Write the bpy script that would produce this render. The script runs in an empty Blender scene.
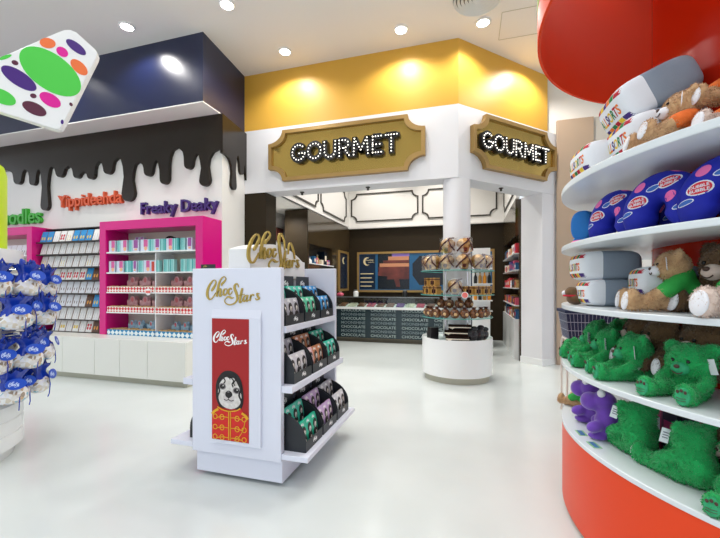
import bpy, bmesh, math, random
from mathutils import Vector, Matrix, Euler
random.seed(7)
SC = bpy.context.scene
COL = SC.collection
PI = math.pi
R = math.radians

# ------------------------------------------------------------------ camera model (pixel -> real surface)
FPX, EYE, VH = 370.0, 1.35, 285.0
TH = math.atan(108 / 370); CT, ST = math.cos(TH), math.sin(TH)
def ray(u, v):
    x = (u - 360) / FPX
    return (x * CT - ST, x * ST + CT, -(v - VH) / FPX)
def on_y(u, v, Y):
    r = ray(u, v); t = Y / r[1]; return (r[0] * t, Y, EYE + r[2] * t)
def on_x(u, v, X):
    r = ray(u, v); t = X / r[0]; return (X, r[1] * t, EYE + r[2] * t)
def on_z(u, v, Z):
    r = ray(u, v); t = (Z - EYE) / r[2]; return (r[0] * t, r[1] * t, Z)
def seen_at(X, Y, Z):
    x = X * CT + Y * ST; y = -X * ST + Y * CT
    return (360 + FPX * x / y, VH - FPX * (Z - EYE) / y, y)

# ------------------------------------------------------------------ materials
def lin(h):
    h = h.lstrip('#'); o = []
    for i in (0, 2, 4):
        c = int(h[i:i + 2], 16) / 255
        o.append(c / 12.92 if c <= .04045 else ((c + .055) / 1.055) ** 2.4)
    return (*o, 1)
MATS = {}
def mat(name, col, rough=.5, metal=0, emit=0, spec=.5, noise=None, bump=None, coat=0, sheen=0):
    """noise=(scale, second colour): mottled colour; bump=(scale, strength)."""
    m = bpy.data.materials.new(name); m.use_nodes = True
    nt = m.node_tree; b = nt.nodes['Principled BSDF']
    c = lin(col)
    b.inputs['Base Color'].default_value = c
    b.inputs['Roughness'].default_value = rough
    b.inputs['Metallic'].default_value = metal
    b.inputs['Specular IOR Level'].default_value = spec
    if coat: b.inputs['Coat Weight'].default_value = coat; b.inputs['Coat Roughness'].default_value = .08
    if sheen: b.inputs['Sheen Weight'].default_value = sheen
    if emit:
        b.inputs['Emission Color'].default_value = c; b.inputs['Emission Strength'].default_value = emit
    if noise or bump:
        tc = nt.nodes.new('ShaderNodeTexCoord')
    if noise:
        n = nt.nodes.new('ShaderNodeTexNoise'); n.inputs['Scale'].default_value = noise[0]; n.inputs['Detail'].default_value = 4
        r = nt.nodes.new('ShaderNodeValToRGB')
        r.color_ramp.elements[0].position = .35; r.color_ramp.elements[1].position = .65
        r.color_ramp.elements[0].color = c; r.color_ramp.elements[1].color = lin(noise[1])
        nt.links.new(tc.outputs['Object'], n.inputs['Vector']); nt.links.new(n.outputs['Fac'], r.inputs['Fac'])
        nt.links.new(r.outputs['Color'], b.inputs['Base Color'])
    if bump:
        n2 = nt.nodes.new('ShaderNodeTexNoise'); n2.inputs['Scale'].default_value = bump[0]; n2.inputs['Detail'].default_value = 3
        bp = nt.nodes.new('ShaderNodeBump'); bp.inputs['Strength'].default_value = bump[1]; bp.inputs['Distance'].default_value = .01
        nt.links.new(tc.outputs['Object'], n2.inputs['Vector']); nt.links.new(n2.outputs['Fac'], bp.inputs['Height'])
        nt.links.new(bp.outputs['Normal'], b.inputs['Normal'])
    MATS[name] = m
    return m
def checker(name, c1, c2, scale, rough=.4):
    m = mat(name, c1, rough); nt = m.node_tree; b = nt.nodes['Principled BSDF']
    tc = nt.nodes.new('ShaderNodeTexCoord'); mp = nt.nodes.new('ShaderNodeMapping')
    mp.inputs['Rotation'].default_value = (0, R(45), 0); mp.inputs['Location'].default_value = (.003, .0071, .003)
    ck = nt.nodes.new('ShaderNodeTexChecker'); ck.inputs['Scale'].default_value = scale
    ck.inputs['Color1'].default_value = lin(c1); ck.inputs['Color2'].default_value = lin(c2)
    nt.links.new(tc.outputs['Object'], mp.inputs['Vector']); nt.links.new(mp.outputs['Vector'], ck.inputs['Vector'])
    nt.links.new(ck.outputs['Color'], b.inputs['Base Color'])
    return m
def blotch(name, cols, scale, rough=.35):
    """several colours in cells (mixed sweets seen through clear film)"""
    m = mat(name, cols[0], rough); nt = m.node_tree; b = nt.nodes['Principled BSDF']
    tc = nt.nodes.new('ShaderNodeTexCoord'); vo = nt.nodes.new('ShaderNodeTexVoronoi'); vo.inputs['Scale'].default_value = scale
    sp = nt.nodes.new('ShaderNodeSeparateColor'); rp = nt.nodes.new('ShaderNodeValToRGB'); rp.color_ramp.interpolation = 'CONSTANT'
    e = rp.color_ramp.elements
    while len(e) < len(cols): e.new(.5)
    for i, c in enumerate(cols): e[i].position = i / len(cols); e[i].color = lin(c)
    nt.links.new(tc.outputs['Object'], vo.inputs['Vector']); nt.links.new(vo.outputs['Color'], sp.inputs['Color'])
    nt.links.new(sp.outputs['Red'], rp.inputs['Fac']); nt.links.new(rp.outputs['Color'], b.inputs['Base Color'])
    return m
def clear(name, tint, amount, rough=.05):
    """thin clear sheet: mostly see-through with a glossy share"""
    m = bpy.data.materials.new(name); m.use_nodes = True; nt = m.node_tree; nt.nodes.clear()
    o = nt.nodes.new('ShaderNodeOutputMaterial'); mx = nt.nodes.new('ShaderNodeMixShader'); mx.inputs[0].default_value = amount
    t = nt.nodes.new('ShaderNodeBsdfTransparent'); t.inputs[0].default_value = lin(tint)
    g = nt.nodes.new('ShaderNodeBsdfGlossy'); g.inputs['Roughness'].default_value = rough
    nt.links.new(t.outputs[0], mx.inputs[1]); nt.links.new(g.outputs[0], mx.inputs[2]); nt.links.new(mx.outputs[0], o.inputs[0])
    MATS[name] = m
    return m

# ------------------------------------------------------------------ mesh builder
def catmull(pts, sub=5):
    n = len(pts); out = []
    for i in range(n - 1):
        p0, p1, p2, p3 = pts[max(i - 1, 0)], pts[i], pts[i + 1], pts[min(i + 2, n - 1)]
        for k in range(sub):
            t = k / sub
            out.append(tuple(.5 * (2 * b + (c - a) * t + (2 * a - 5 * b + 4 * c - d) * t * t + (3 * b - a - 3 * c + d) * t ** 3)
                             for a, b, c, d in zip(p0, p1, p2, p3)))
    out.append(tuple(pts[-1]))
    return out
class MB:
    def __init__(s): s.v, s.f, s.m = [], [], []
    def add(s, vs, fs, mi=0, M=None):
        k = len(s.v)
        s.v += [tuple(M @ Vector(p)) for p in vs] if M is not None else [tuple(p) for p in vs]
        s.f += [tuple(i + k for i in f) for f in fs]; s.m += [mi] * len(fs)
        return s
    def box(s, x0, x1, y0, y1, z0, z1, mi=0, M=None):
        return s.add([(x, y, z) for x in (x0, x1) for y in (y0, y1) for z in (z0, z1)],
                     [(0, 1, 3, 2), (4, 6, 7, 5), (0, 4, 5, 1), (2, 3, 7, 6), (0, 2, 6, 4), (1, 5, 7, 3)], mi, M)
    def prism(s, poly, plane, d0, d1, mi=0, M=None):
        f = {'xy': lambda a, b, d: (a, b, d), 'xz': lambda a, b, d: (a, d, b), 'yz': lambda a, b, d: (d, a, b)}[plane]
        n = len(poly)
        vs = [f(a, b, d0) for a, b in poly] + [f(a, b, d1) for a, b in poly]
        return s.add(vs, [tuple(range(n)), tuple(range(2 * n - 1, n - 1, -1))] + [(i, (i + 1) % n, n + (i + 1) % n, n + i) for i in range(n)], mi, M)
    def cyl(s, cx, cy, r, z0, z1, n=32, mi=0, r1=None, M=None):
        return s.lathe([(0, z0), (r, z0), (r if r1 is None else r1, z1), (0, z1)], n, (cx, cy, 0), mi, M)
    def lathe(s, prof, n=32, c=(0, 0, 0), mi=0, M=None, closed=False):
        vs, fs, rows = [], [], []
        for r, z in prof:
            if r < 1e-6:
                rows.append([len(vs)]); vs.append((c[0], c[1], c[2] + z))
            else:
                rows.append(list(range(len(vs), len(vs) + n)))
                vs += [(c[0] + r * math.cos(2 * PI * i / n), c[1] + r * math.sin(2 * PI * i / n), c[2] + z) for i in range(n)]
        pairs = list(zip(rows[:-1], rows[1:]))
        if closed: pairs.append((rows[-1], rows[0]))
        for a, b in pairs:
            if len(a) == 1 and len(b) == 1: continue
            for i in range(n):
                j = (i + 1) % n
                if len(a) == 1: fs.append((a[0], b[j], b[i]))
                elif len(b) == 1: fs.append((a[i], a[j], b[0]))
                else: fs.append((a[i], a[j], b[j], b[i]))
        return s.add(vs, fs, mi, M)
    def tube(s, pts, r, n=8, mi=0, closed=False, M=None):
        P = [Vector(p) for p in pts]; k = len(P); vs, fs = [], []
        up = None
        for i, p in enumerate(P):
            d = (P[(i + 1) % k] - P[i - 1]) if closed else (P[min(i + 1, k - 1)] - P[max(i - 1, 0)])
            d.normalize()
            if up is None: up = d.orthogonal().normalized()
            up = (up - d * up.dot(d))
            up = up.normalized() if up.length > 1e-5 else d.orthogonal().normalized()
            w = d.cross(up)
            rr = r[i] if isinstance(r, (list, tuple)) else r
            vs += [tuple(p + (up * math.cos(2 * PI * j / n) + w * math.sin(2 * PI * j / n)) * rr) for j in range(n)]
        for i in range(k if closed else k - 1):
            a, b = i * n, ((i + 1) % k) * n
            fs += [(a + j, a + (j + 1) % n, b + (j + 1) % n, b + j) for j in range(n)]
        if not closed: fs += [tuple(range(n))[::-1], tuple(range((k - 1) * n, k * n))]
        return s.add(vs, fs, mi, M)
    def ell(s, c, r, rot=(0, 0, 0), n=20, k=12, mi=0, M=None):
        T = Matrix.Translation(c) @ Euler(rot).to_matrix().to_4x4() @ Matrix.Diagonal((*r, 1))
        if M is not None: T = M @ T
        return s.lathe([(math.sin(PI * i / k), -math.cos(PI * i / k)) if 0 < i < k else (0, -1 if i == 0 else 1) for i in range(k + 1)], n, (0, 0, 0), mi, T)
    def ribbon(s, pts, fn, sub=5, mi=0, smooth=True):
        """flat stroke of varying width: pts (x, y, width); fn(x, y, side) -> 3-D point, side 0 back / 1 front"""
        P = catmull(pts, sub) if smooth else pts
        k = len(P); L, Rr = [], []
        for i in range(k):
            a, b = P[max(i - 1, 0)], P[min(i + 1, k - 1)]
            dx, dy = b[0] - a[0], b[1] - a[1]; l = math.hypot(dx, dy) or 1
            w = P[i][2] / 2
            L.append((P[i][0] - dy / l * w, P[i][1] + dx / l * w)); Rr.append((P[i][0] + dy / l * w, P[i][1] - dx / l * w))
        vs = []
        for i in range(k): vs += [fn(*L[i], 0), fn(*Rr[i], 0), fn(*L[i], 1), fn(*Rr[i], 1)]
        fs = [(0, 1, 3, 2), (4 * k - 4, 4 * k - 2, 4 * k - 1, 4 * k - 3)]
        for i in range(k - 1):
            a, b = 4 * i, 4 * i + 4
            fs += [(a, b, b + 1, a + 1), (a + 2, a + 3, b + 3, b + 2), (a, a + 2, b + 2, b), (a + 1, b + 1, b + 3, a + 3)]
        return s.add(vs, fs, mi)
    def mesh(s, name, mats, smooth=35):
        me = bpy.data.meshes.new(name); me.from_pydata(s.v, [], s.f)
        for m in (mats if isinstance(mats, (list, tuple)) else [mats]): me.materials.append(m)
        me.polygons.foreach_set('material_index', s.m)
        bm = bmesh.new(); bm.from_mesh(me); bmesh.ops.recalc_face_normals(bm, faces=bm.faces); bm.to_mesh(me); bm.free()
        if smooth: me.shade_smooth(); me.set_sharp_from_angle(angle=R(smooth))
        me.update()
        return me
    def build(s, name, mats, parent=None, smooth=35, bevel=0, label=None):
        o = bpy.data.objects.new(name, s.mesh(name, mats, smooth)); COL.objects.link(o)
        if parent: o.parent = parent
        if bevel:
            b = o.modifiers.new('bevel', 'BEVEL'); b.width = bevel; b.segments = 2; b.limit_method = 'ANGLE'
        if label: o['label'] = label
        return o
def part(name, me, parent, label=None):
    o = bpy.data.objects.new(name, me); COL.objects.link(o); o.parent = parent
    if label: o['label'] = label
    return o
def tag(o, label, cat, group=None, kind=None):
    o['label'] = label; o['category'] = cat
    if group: o['group'] = group
    if kind: o['kind'] = kind
    return o
def thing(name, label, cat, loc=(0, 0, 0), rz=0, group=None, rot=None):
    o = bpy.data.objects.new(name, None); COL.objects.link(o); o.empty_display_size = .1
    o.location = loc; o.rotation_euler = rot if rot else (0, 0, rz)
    return tag(o, label, cat, group)
def struct(o): o['kind'] = 'structure'; return o
def dup(root, loc, rz=None, label=None, group=None, rot=None, scale=None):
    def cp(o, par):
        c = o.copy(); COL.objects.link(c); c.parent = par
        for ch in KIDS[o.name]: cp(ch, c)
        return c
    KIDS = {}
    def reg(o):
        KIDS[o.name] = list(o.children)
        for ch in o.children: reg(ch)
    reg(root)
    c = cp(root, None); c.location = loc
    if rot is not None: c.rotation_euler = rot
    elif rz is not None: c.rotation_euler = (0, 0, rz)
    if scale: c.scale = (scale,) * 3
    if label: c['label'] = label
    if group: c['group'] = group
    return c
ORD = 'zeroth first second third fourth fifth sixth seventh eighth ninth tenth eleventh twelfth thirteenth fourteenth fifteenth sixteenth'.split()
def text_verts(body, bold=0.0, space=1.0):
    """outline text as (verts2d, faces) with the lower-left at 0, 0"""
    cu = bpy.data.curves.new('lettering', 'FONT'); cu.body = body; cu.offset = bold; cu.space_character = space; cu.resolution_u = 3
    o = bpy.data.objects.new('lettering', cu); COL.objects.link(o)
    bpy.context.view_layer.update()
    me = bpy.data.meshes.new_from_object(o.evaluated_get(bpy.context.evaluated_depsgraph_get()))
    vs = [(v.co.x, v.co.y) for v in me.vertices]; fs = [tuple(p.vertices) for p in me.polygons]
    bpy.data.objects.remove(o); bpy.data.curves.remove(cu); bpy.data.meshes.remove(me)
    x0 = min(v[0] for v in vs)
    return [(x - x0, y) for x, y in vs], fs
def text_into(mb, body, fn, width, depth, bold=0.0, mi=0, height=None):
    """solid letters: fn(x, y, d) -> 3-D; baseline at y = 0"""
    vs, fs = text_verts(body, bold)
    w = max(v[0] for v in vs); k = width / w; ky = k
    if height: ky = height / max(v[1] for v in vs)
    n = len(vs)
    V = [fn(x * k, y * ky, 0) for x, y in vs] + [fn(x * k, y * ky, depth) for x, y in vs]
    cnt = {}
    for f in fs:
        for i in range(len(f)):
            e = (f[i], f[(i + 1) % len(f)]); cnt[e] = 1
    F = [tuple(i + n for i in f) for f in fs] + [tuple(reversed(f)) for f in fs]
    for a, b in cnt:
        if (b, a) not in cnt: F.append((a, b, b + n, a + n))
    mb.add(V, F, mi)
# ------------------------------------------------------------------ palette
M = MATS
mat('floor', '#d3d9d8', .16, noise=(.9, '#cbd1d0'))
mat('ceiling', '#e8e5e3', .8)
mat('white_wall', '#eceae6', .6)
mat('white_soft', '#e6e6e8', .45)
mat('fascia', '#e4e4e8', .35)
mat('orange_paint', '#d9a740', .45)
mat('navy_gloss', '#101a3e', .28, spec=.7)
mat('choc_gloss', '#231a11', .2, spec=.35)
mat('shop_brown', '#2b2214', .5, spec=.2)
mat('shop_brown_gloss', '#3c3120', .12, spec=.8)
mat('tan', '#b7a18c', .5)
mat('grey_tan', '#c9c4bb', .5)
mat('dark_line', '#3a3630', .5)
mat('kiosk_white', '#dde0ee', .28)
mat('white_gloss', '#eef0f0', .18)
mat('base_white', '#e9e9e2', .25)
mat('toe_grey', '#b9b7a6', .5)
mat('magenta', '#d6007f', .3)
mat('gold', '#b39a4d', .35, metal=.55)
mat('gold_frame', '#a3834c', .38, metal=.35)
mat('gold_mirror', '#c0a257', .10, metal=.75)
mat('black', '#15161a', .4)
mat('black_card', '#1c2026', .45)
mat('bulb', '#fffaf0', .3, emit=1.6)
mat('lamp_face', '#fffdf6', .4, emit=14)
mat('chrome', '#c8c8cc', .2, metal=1)
mat('red_unit', '#e2441c', .4, spec=.35)
mat('red_core', '#c02408', .25, spec=.22)
mat('orange_unit', '#e94416', .35, spec=.3)
mat('lime', '#7d9c10', .6, spec=.05); mat('red_band', '#e2441c', .5, spec=.08)
mat('lime_bright', '#c2e016', .4)
mat('shelf_white', '#dfe6ea', .25)
mat('shelf_edge', '#e8edf0', .3)
mat('steel', '#8d8f90', .35, metal=.8)
mat('dark_bronze', '#5a5345', .4, metal=.3)
mat('white_plastic', '#f4f4f4', .35)
mat('red_poster', '#a2060a', .4)
clear('glass', '#eef6f4', .05, .02)
clear('film', '#ffffff', .16, .08)
mat('glass_edge', '#5fa39a', .15)

# ------------------------------------------------------------------ the setting
struct(MB().box(-13, 8, -6, 13, -.1, 0).build('floor', M['floor']))
struct(MB().box(-13, 8, -6, 13, 4.85, 4.95).build('ceiling', M['ceiling']))
struct(MB().prism([(-12.5, 4.72), (-3.52, 4.72), (-3.60, 5.419), (-12.5, 5.419)], 'xy', 0, 3.88).build('wall_display', M['white_wall'], smooth=0))
struct(MB().prism([(-12.5, 4.3), (-3.515, 4.3), (-3.60, 5.419), (-12.5, 5.419)], 'xy', 3.895, 4.85).build('wall_bulkhead', M['navy_gloss'], smooth=0))
struct(MB().box(-12.5, -3.515, 4.3, 4.72, 3.88, 3.895).build('trim_1', M['white_wall']))
AX, AY = -.13, 5.42
plan = [(-3.64, 5.42), (AX, AY), (1.43, 6.98), (1.19, 7.22), (-.27, 5.76), (-3.64, 5.76)]
struct(MB().prism(plan, 'xy', 2.88, 3.92).build('wall_fascia', M['fascia'], smooth=0))
plan2 = [(-3.60, 5.42), (AX, AY), (1.28, 6.83), (1.04, 7.07), (-.27, 5.76), (-3.60, 5.76)]
struct(MB().prism(plan2, 'xy', 3.92, 4.85).build('wall_upper', M['orange_paint'], smooth=0))
struct(MB().box(1.281, 6.5, 6.99, 7.15, 3.92, 4.85).box(1.44, 6.5, 6.99, 7.15, 0, 3.92).build('wall_far', M['white_wall']))
struct(MB().box(1.441, 1.99, 6.93, 6.989, 0, 4.13).build('trim_2', M['tan'], bevel=.005))
struct(MB().box(1.995, 2.6, 6.97, 6.989, 0, 4.13).build('trim_3', M['grey_tan']))
struct(MB().box(-3.63, -3.2, 5.43, 5.76, 0, 2.879).build('wall_pilaster', M['shop_brown']))
pil = [(1.425, 6.98), (1.18, 6.735), (.895, 7.02), (1.14, 7.265)]
struct(MB().prism(pil, 'xy', 0, 2.879).build('wall_pillar', M['fascia'], smooth=0))
b = .012
pb = [(1.425 + b, 6.98), (1.18, 6.735 - b * 1.4), (.895 - b * 1.4, 7.02), (1.14, 7.265 + b)]
struct(MB().prism(pb, 'xy', 0, .11).build('baseboard_pillar', M['white_gloss'], smooth=0))
struct(MB().cyl(-.16, 5.62, .195, 0, 2.879, 48).build('wall_column', M['fascia']))

# gourmet shop interior
struct(MB().box(-3.6, 1.1, 9.6, 9.7, 0, 4.85).build('wall_shop_back', M['shop_brown']))
struct(MB().box(-3.12, .82, 9.55, 9.6, 2.9, 4.85).build('wall_cornice_back', M['white_wall']))
struct(MB().box(-3.16, -3.1, 5.765, 9.55, 2.9, 4.85).build('wall_cornice_left', M['white_wall']))
struct(MB().box(.82, .88, 7.10, 9.55, 2.9, 4.85).build('wall_cornice_right', M['white_wall']))
struct(MB().box(-3.14, -3.1, 9.5, 9.55, 2.86, 2.9).box(-3.1, .82, 9.5, 9.598, 2.86, 2.9).build('trim_4', M['white_wall']))
struct(MB().box(-6, -3.101, 5.765, 9.6, 2.9, 2.96).build('ceiling_side_passage', M['white_wall']))
struct(MB().box(-4.0, -3.9, 5.77, 9.6, 0, 2.9).build('wall_passage', M['white_wall']))
# left interior wall with its niche
lw = MB()
lw.box(-3.6, -3.1, 6.88, 9.598, 0, 1.78).box(-3.6, -3.1, 6.88, 9.598, 2.2, 2.88)
lw.box(-3.6, -3.1, 6.88, 6.93, 1.78, 2.2).box(-3.6, -3.1, 8.28, 9.598, 1.78, 2.2).box(-3.6, -3.42, 6.93, 8.28, 1.78, 2.2)
struct(lw.build('wall_shop_left', M['shop_brown_gloss'], smooth=0))
struct(MB().box(-3.6, -3.1, 6.84, 6.879, 0, 2.88).build('trim_5', M['shop_brown']))
struct(MB().box(-3.41, -3.06, 6.94, 8.27, 1.781, 1.80).build('trim_6', M['white_gloss']))
# right interior wall with a long recess of shelves
rw = MB()
rw.box(.82, 1.3, 7.2, 9.598, 2.25, 2.9).box(1.2, 1.3, 7.11, 9.598, 0, 2.25)
rw.box(.82, 1.2, 9.42, 9.598, 0, 2.25).box(.875, 1.2, 7.11, 7.2, 0, 2.25)
struct(rw.build('wall_shop_right', M['shop_brown_gloss'], smooth=0))

def molding(name, x0, x1, z0, z1, n, fn):
    """thin dark frame line with scooped corners; fn(a, z, d) -> 3-D"""
    def loop(i):
        o = []
        for cx, cz, sx, sz in ((x0, z0, 1, 1), (x1, z0, -1, 1), (x1, z1, -1, -1), (x0, z1, 1, -1)):
            q = []
            for k in range(7):
                t = PI / 2 * k / 6
                q.append((cx + sx * (n * math.cos(t)), cz + sz * (n * math.sin(t))))
            if (sx, sz) in ((1, 1), (-1, -1)): q = q[::-1]
            o += q
        return o
    p = loop(0); cx, cz = (x0 + x1) / 2, (z0 + z1) / 2
    w = .035
    inner = [(cx + (a - cx) * (1 - 2 * w / (x1 - x0)), cz + (z - cz) * (1 - 2 * w / (z1 - z0))) for a, z in p]
    k = len(p)
    V = [fn(a, z, 0) for a, z in p] + [fn(a, z, 0) for a, z in inner] + [fn(a, z, .02) for a, z in p] + [fn(a, z, .02) for a, z in inner]
    F = []
    for i in range(k):
        j = (i + 1) % k
        F += [(2 * k + i, 2 * k + j, 3 * k + j, 3 * k + i), (i, j, 2 * k + j, 2 * k + i), (k + i, k + j, 3 * k + j, 3 * k + i)]
    struct(MB().add(V, F).build(name, M['dark_line'], smooth=0))
back = lambda a, z, d: (a, 9.549 - d, z)
left = lambda a, z, d: (-3.099 + d, a, z)
right = lambda a, z, d: (.819 - d, a, z)
molding('trim_7', -3.04, -1.22, 3.04, 3.80, .15, back)
molding('trim_8', -1.13, .68, 3.04, 3.80, .15, back)
molding('trim_9', 5.9, 7.4, 2.99, 3.78, .15, left)
molding('trim_10', 7.52, 9.3, 2.99, 3.78, .15, left)
molding('trim_11', 7.25, 9.3, 3.03, 3.78, .15, right)

# ------------------------------------------------------------------ melted chocolate decoration on the display wall
drips = [(-8.3, 3.45), (-8.018, 3.43), (-7.784, 3.164), (-7.403, 3.117), (-7.107, 2.654), (-6.747, 3.207), (-6.353, 3.158), (-6.038, 3.116),
         (-5.667, 3.169), (-5.247, 2.696), (-4.842, 3.069), (-4.529, 2.918), (-4.077, 3.113), (-3.787, 2.831)]
gaps = {0: 3.44, 1: 3.438, 2: 3.416, 3: 3.388, 4: 3.411, 5: 3.381, 6: 3.266, 7: 3.40, 8: 3.42, 9: 3.31, 10: 3.307, 11: 3.46, 12: 3.33, 13: 3.361}
def drip_edge(x0, tips, tops, x1):
    """lower outline: rounded tongues between rounded notches, left to right"""
    out = []
    n = len(tips)
    for i, (x, z) in enumerate(tips):
        lx = (tips[i - 1][0] + x) / 2 if i else x0
        rx = (tips[i + 1][0] + x) / 2 if i < n - 1 else x1
        w = min(x - lx, rx - x) * .68
        deep = tops[i] - z
        if deep < .08: continue
        w = min(w, .23)
        r = w * (.95 if deep > .45 else .8)
        neck = w * (.62 if deep > .4 else .85)
        seq = [(lx, tops[i]), (lx + (x - neck - lx) * .5, tops[i] - .03), (x - neck - .02, tops[i] - deep * .22), (x - neck, tops[i] - deep * .45), (x - r, z + r * 1.0)]
        for k in range(1, 8):
            t = PI * k / 8
            seq.append((x - r * math.cos(t), z + r - r * math.sin(t)))
        tr = tops[i + 1] if i + 1 < len(tops) else tops[i]
        seq += [(x + r, z + r), (x + neck, tr - (tr - z) * .45), (x + neck + .02, tr - (tr - z) * .22), (rx - (rx - x - neck) * .5, tr - .03), (rx, tr)]
        out += seq
    return out
cd = thing('chocolate_drip_decoration', 'dark brown melted chocolate drip panel along the top of the white display wall', 'wall decoration', (-6, 4.7, 3.5))
T = Matrix.Translation((6, -4.7, -3.5))
tips = drips[2:]; tops = [gaps[i] for i in range(1, 14)]
edge = drip_edge(-8.05, tips, tops, -3.56)
poly = [(-12.4, 3.879), (-12.4, 3.4)] + [(-8.3, 3.43)] + edge + [(-3.475, 3.33), (-3.475, 3.879)]
MB().prism(poly, 'xz', 4.66, 4.719, M=T).build('drip_panel', M['choc_gloss'], cd, smooth=30)
edge = drip_edge(4.80, [(5.0, 2.836), (5.254, 3.15)], [3.30, 3.42, 3.40], 5.41)
poly = [(4.665, 3.879), (4.665, 3.30)] + edge[:-2] + [(5.41, 3.1), (5.41, 3.879)]
sk = Matrix.Identity(4); sk[0][1] = -.08 / .7; sk[0][3] = .08 / .7 * 4.72
MB().prism(poly, 'yz', -3.519, -3.475, M=T @ sk).build('drip_panel', M['choc_gloss'], cd, smooth=30)

# ------------------------------------------------------------------ words on the display wall
mat('word_orange', '#d4552a', .4); mat('word_purple', '#3c1a72', .4); mat('word_green', '#35b02c', .4)
def wall_word(body, x0, z0, width, m, label):
    o = thing('wall_lettering', label, 'lettering', (x0, 4.72, z0))
    mb = MB(); text_into(mb, body, lambda x, y, d: (x, -.001 - d, y), width, .055, bold=.018)
    mb.build('letters', M[m], o, smooth=30)
wall_word('Yippideehda', -6.80, 2.69, 1.42, 'word_orange', 'orange raised word in rounded letters on the white wall above the slim boxes')
wall_word('Freaky Deaky', -5.0, 2.475, 1.44, 'word_purple', 'dark purple pair of raised words on the wall above the pink cabinet')
wall_word('oodles', -8.22, 2.45, 1.01, 'word_green', 'green raised word on the white wall beside the lime column')

# ------------------------------------------------------------------ ceiling fittings
proto = None
spots = [(-2.882, 3.96), (-4.424, 3.917), (-2.628, 4.998), (-.879, 5.013), (.192, 5.185)]
where = ['near the navy bulkhead corner', 'above the navy bulkhead front', 'above the left end of the orange wall band',
         'above the middle of the orange wall band', 'next to the round air vent']
for (x, y), w in zip(spots, where):
    if proto is None:
        proto = d = thing('downlight', '', 'ceiling light', (x, y, 4.85))
        MB().lathe([(.075, -.001), (.1, -.001), (.1, -.012), (.078, -.02)], 28, closed=True).build('trim_ring', M['white_plastic'], d)
        MB().cyl(0, 0, .076, -.012, -.002, 24).build('lens', M['lamp_face'], d)
    else: d = dup(proto, (x, y, 4.85))
    d['label'] = 'round recessed ceiling downlight ' + w; d['group'] = 'recessed downlights'
v = thing('air_vent', 'round ceiling air vent of grey concentric rings', 'vent', (.12, 4.72, 4.85))
for r in (.26, .215, .17, .125, .08, .035):
    MB().lathe([(r, -.001), (r + .03, -.028), (r + .034, -.026), (r + .006, -.001)], 40, closed=True).build('vent_ring', M['white_wall'], v)
MB().cyl(0, 0, .3, -.004, -.0005, 40).build('vent_plate', M['dark_line'], v)
h = thing('ceiling_access_hatch', 'square access hatch outlined in the ceiling beside the red canopy', 'hatch', (.7, 5.35, 4.85))
for s in (-1, 1):
    MB().box(-.28, .28, s * .28 - .004, s * .28 + .004, -.004, -.0005).build('hatch_seam', M['toe_grey'], h)
    MB().box(s * .28 - .004, s * .28 + .004, -.276, .276, -.004, -.0005).build('hatch_seam', M['toe_grey'], h)
for k, (x, y) in enumerate(((-2.62, 5.58), (-1.5, 5.58), (.5, 6.22))):
    s = thing('soffit_spotlight', 'small dark spotlight under the white fascia, ' + ['by the dark pilaster', 'midway along the entrance', 'between column and pillar'][k], 'spotlight', (x, y, 2.88), group='spotlights under the fascia')
    MB().cyl(0, 0, .035, -.012, 0, 16).build('mount', M['dark_line'], s)
    MB().cyl(0, 0, .018, -.05, -.012, 12).build('head', M['dark_line'], s)

# ------------------------------------------------------------------ GOURMET marquee signs
def arc(cx, cy, rx, ry, a0, a1, n=14): return [(cx + rx * math.cos(R(a0 + (a1 - a0) * i / n)), cy + ry * math.sin(R(a0 + (a1 - a0) * i / n))) for i in range(n + 1)]
GL = [('G', 1.0, [arc(.5, .5, .40, .40, 50, 345, 18), [(.9, .45), (.55, .45)]]),
      ('O', 1.0, [arc(.5, .5, .40, .40, 0, 360, 22)]),
      ('U', .9, [[(.12, .9)] + arc(.45, .42, .33, .33, 180, 360, 12) + [(.78, .9)]]),
      ('R', .85, [[(.12, .08), (.12, .9)], [(.12, .9), (.4, .9)] + arc(.4, .69, .27, .21, 90, -90, 8) + [(.15, .48)], [(.4, .48), (.7, .08)]]),
      ('M', 1.1, [[(.12, .08), (.17, .9)], [(.17, .9), (.53, .3)], [(.53, .3), (.89, .9)], [(.89, .9), (.95, .08)]]),
      ('E', .75, [[(.12, .08), (.12, .9)], [(.12, .9), (.6, .9)], [(.12, .49), (.52, .49)], [(.12, .08), (.6, .08)]]),
      ('T', .8, [[(.1, .9), (.72, .9)], [(.41, .9), (.41, .08)]])]
def notched(w, h, nx, nz, inset=0):
    o = []
    x1, z1 = w / 2 - inset, h / 2 - inset
    for sx, sz, flip in ((1, 1, 0), (-1, 1, 1), (-1, -1, 0), (1, -1, 1)):
        q = [(sx * (x1 - nx * math.cos(PI / 2 * k / 8)), sz * (z1 - nz * math.sin(PI / 2 * k / 8))) for k in range(9)]
        q = [(sx * (x1 - nx * (math.sin(PI / 2 * k / 8))), sz * (z1 - nz * (math.cos(PI / 2 * k / 8)))) for k in range(9)]
        o += q[::-1] if flip else q
    return o
def along(st, step):
    L = [0]
    for p, q in zip(st[:-1], st[1:]): L.append(L[-1] + math.dist(p, q))
    n = max(1, round(L[-1] / step)); out = []
    for i in range(n + (0 if math.dist(st[0], st[-1]) < 1e-3 else 1)):
        t = L[-1] * i / n; k = 0
        while k < len(L) - 2 and L[k + 1] < t: k += 1
        u = (t - L[k]) / max(L[k + 1] - L[k], 1e-9)
        out.append((st[k][0] + (st[k + 1][0] - st[k][0]) * u, st[k][1] + (st[k + 1][1] - st[k][1]) * u))
    return out
BULB = MB().ell((0, 0, 0), (.0105, .008, .0105), n=8, k=4).mesh('bulb', M['bulb'], 60)
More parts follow.
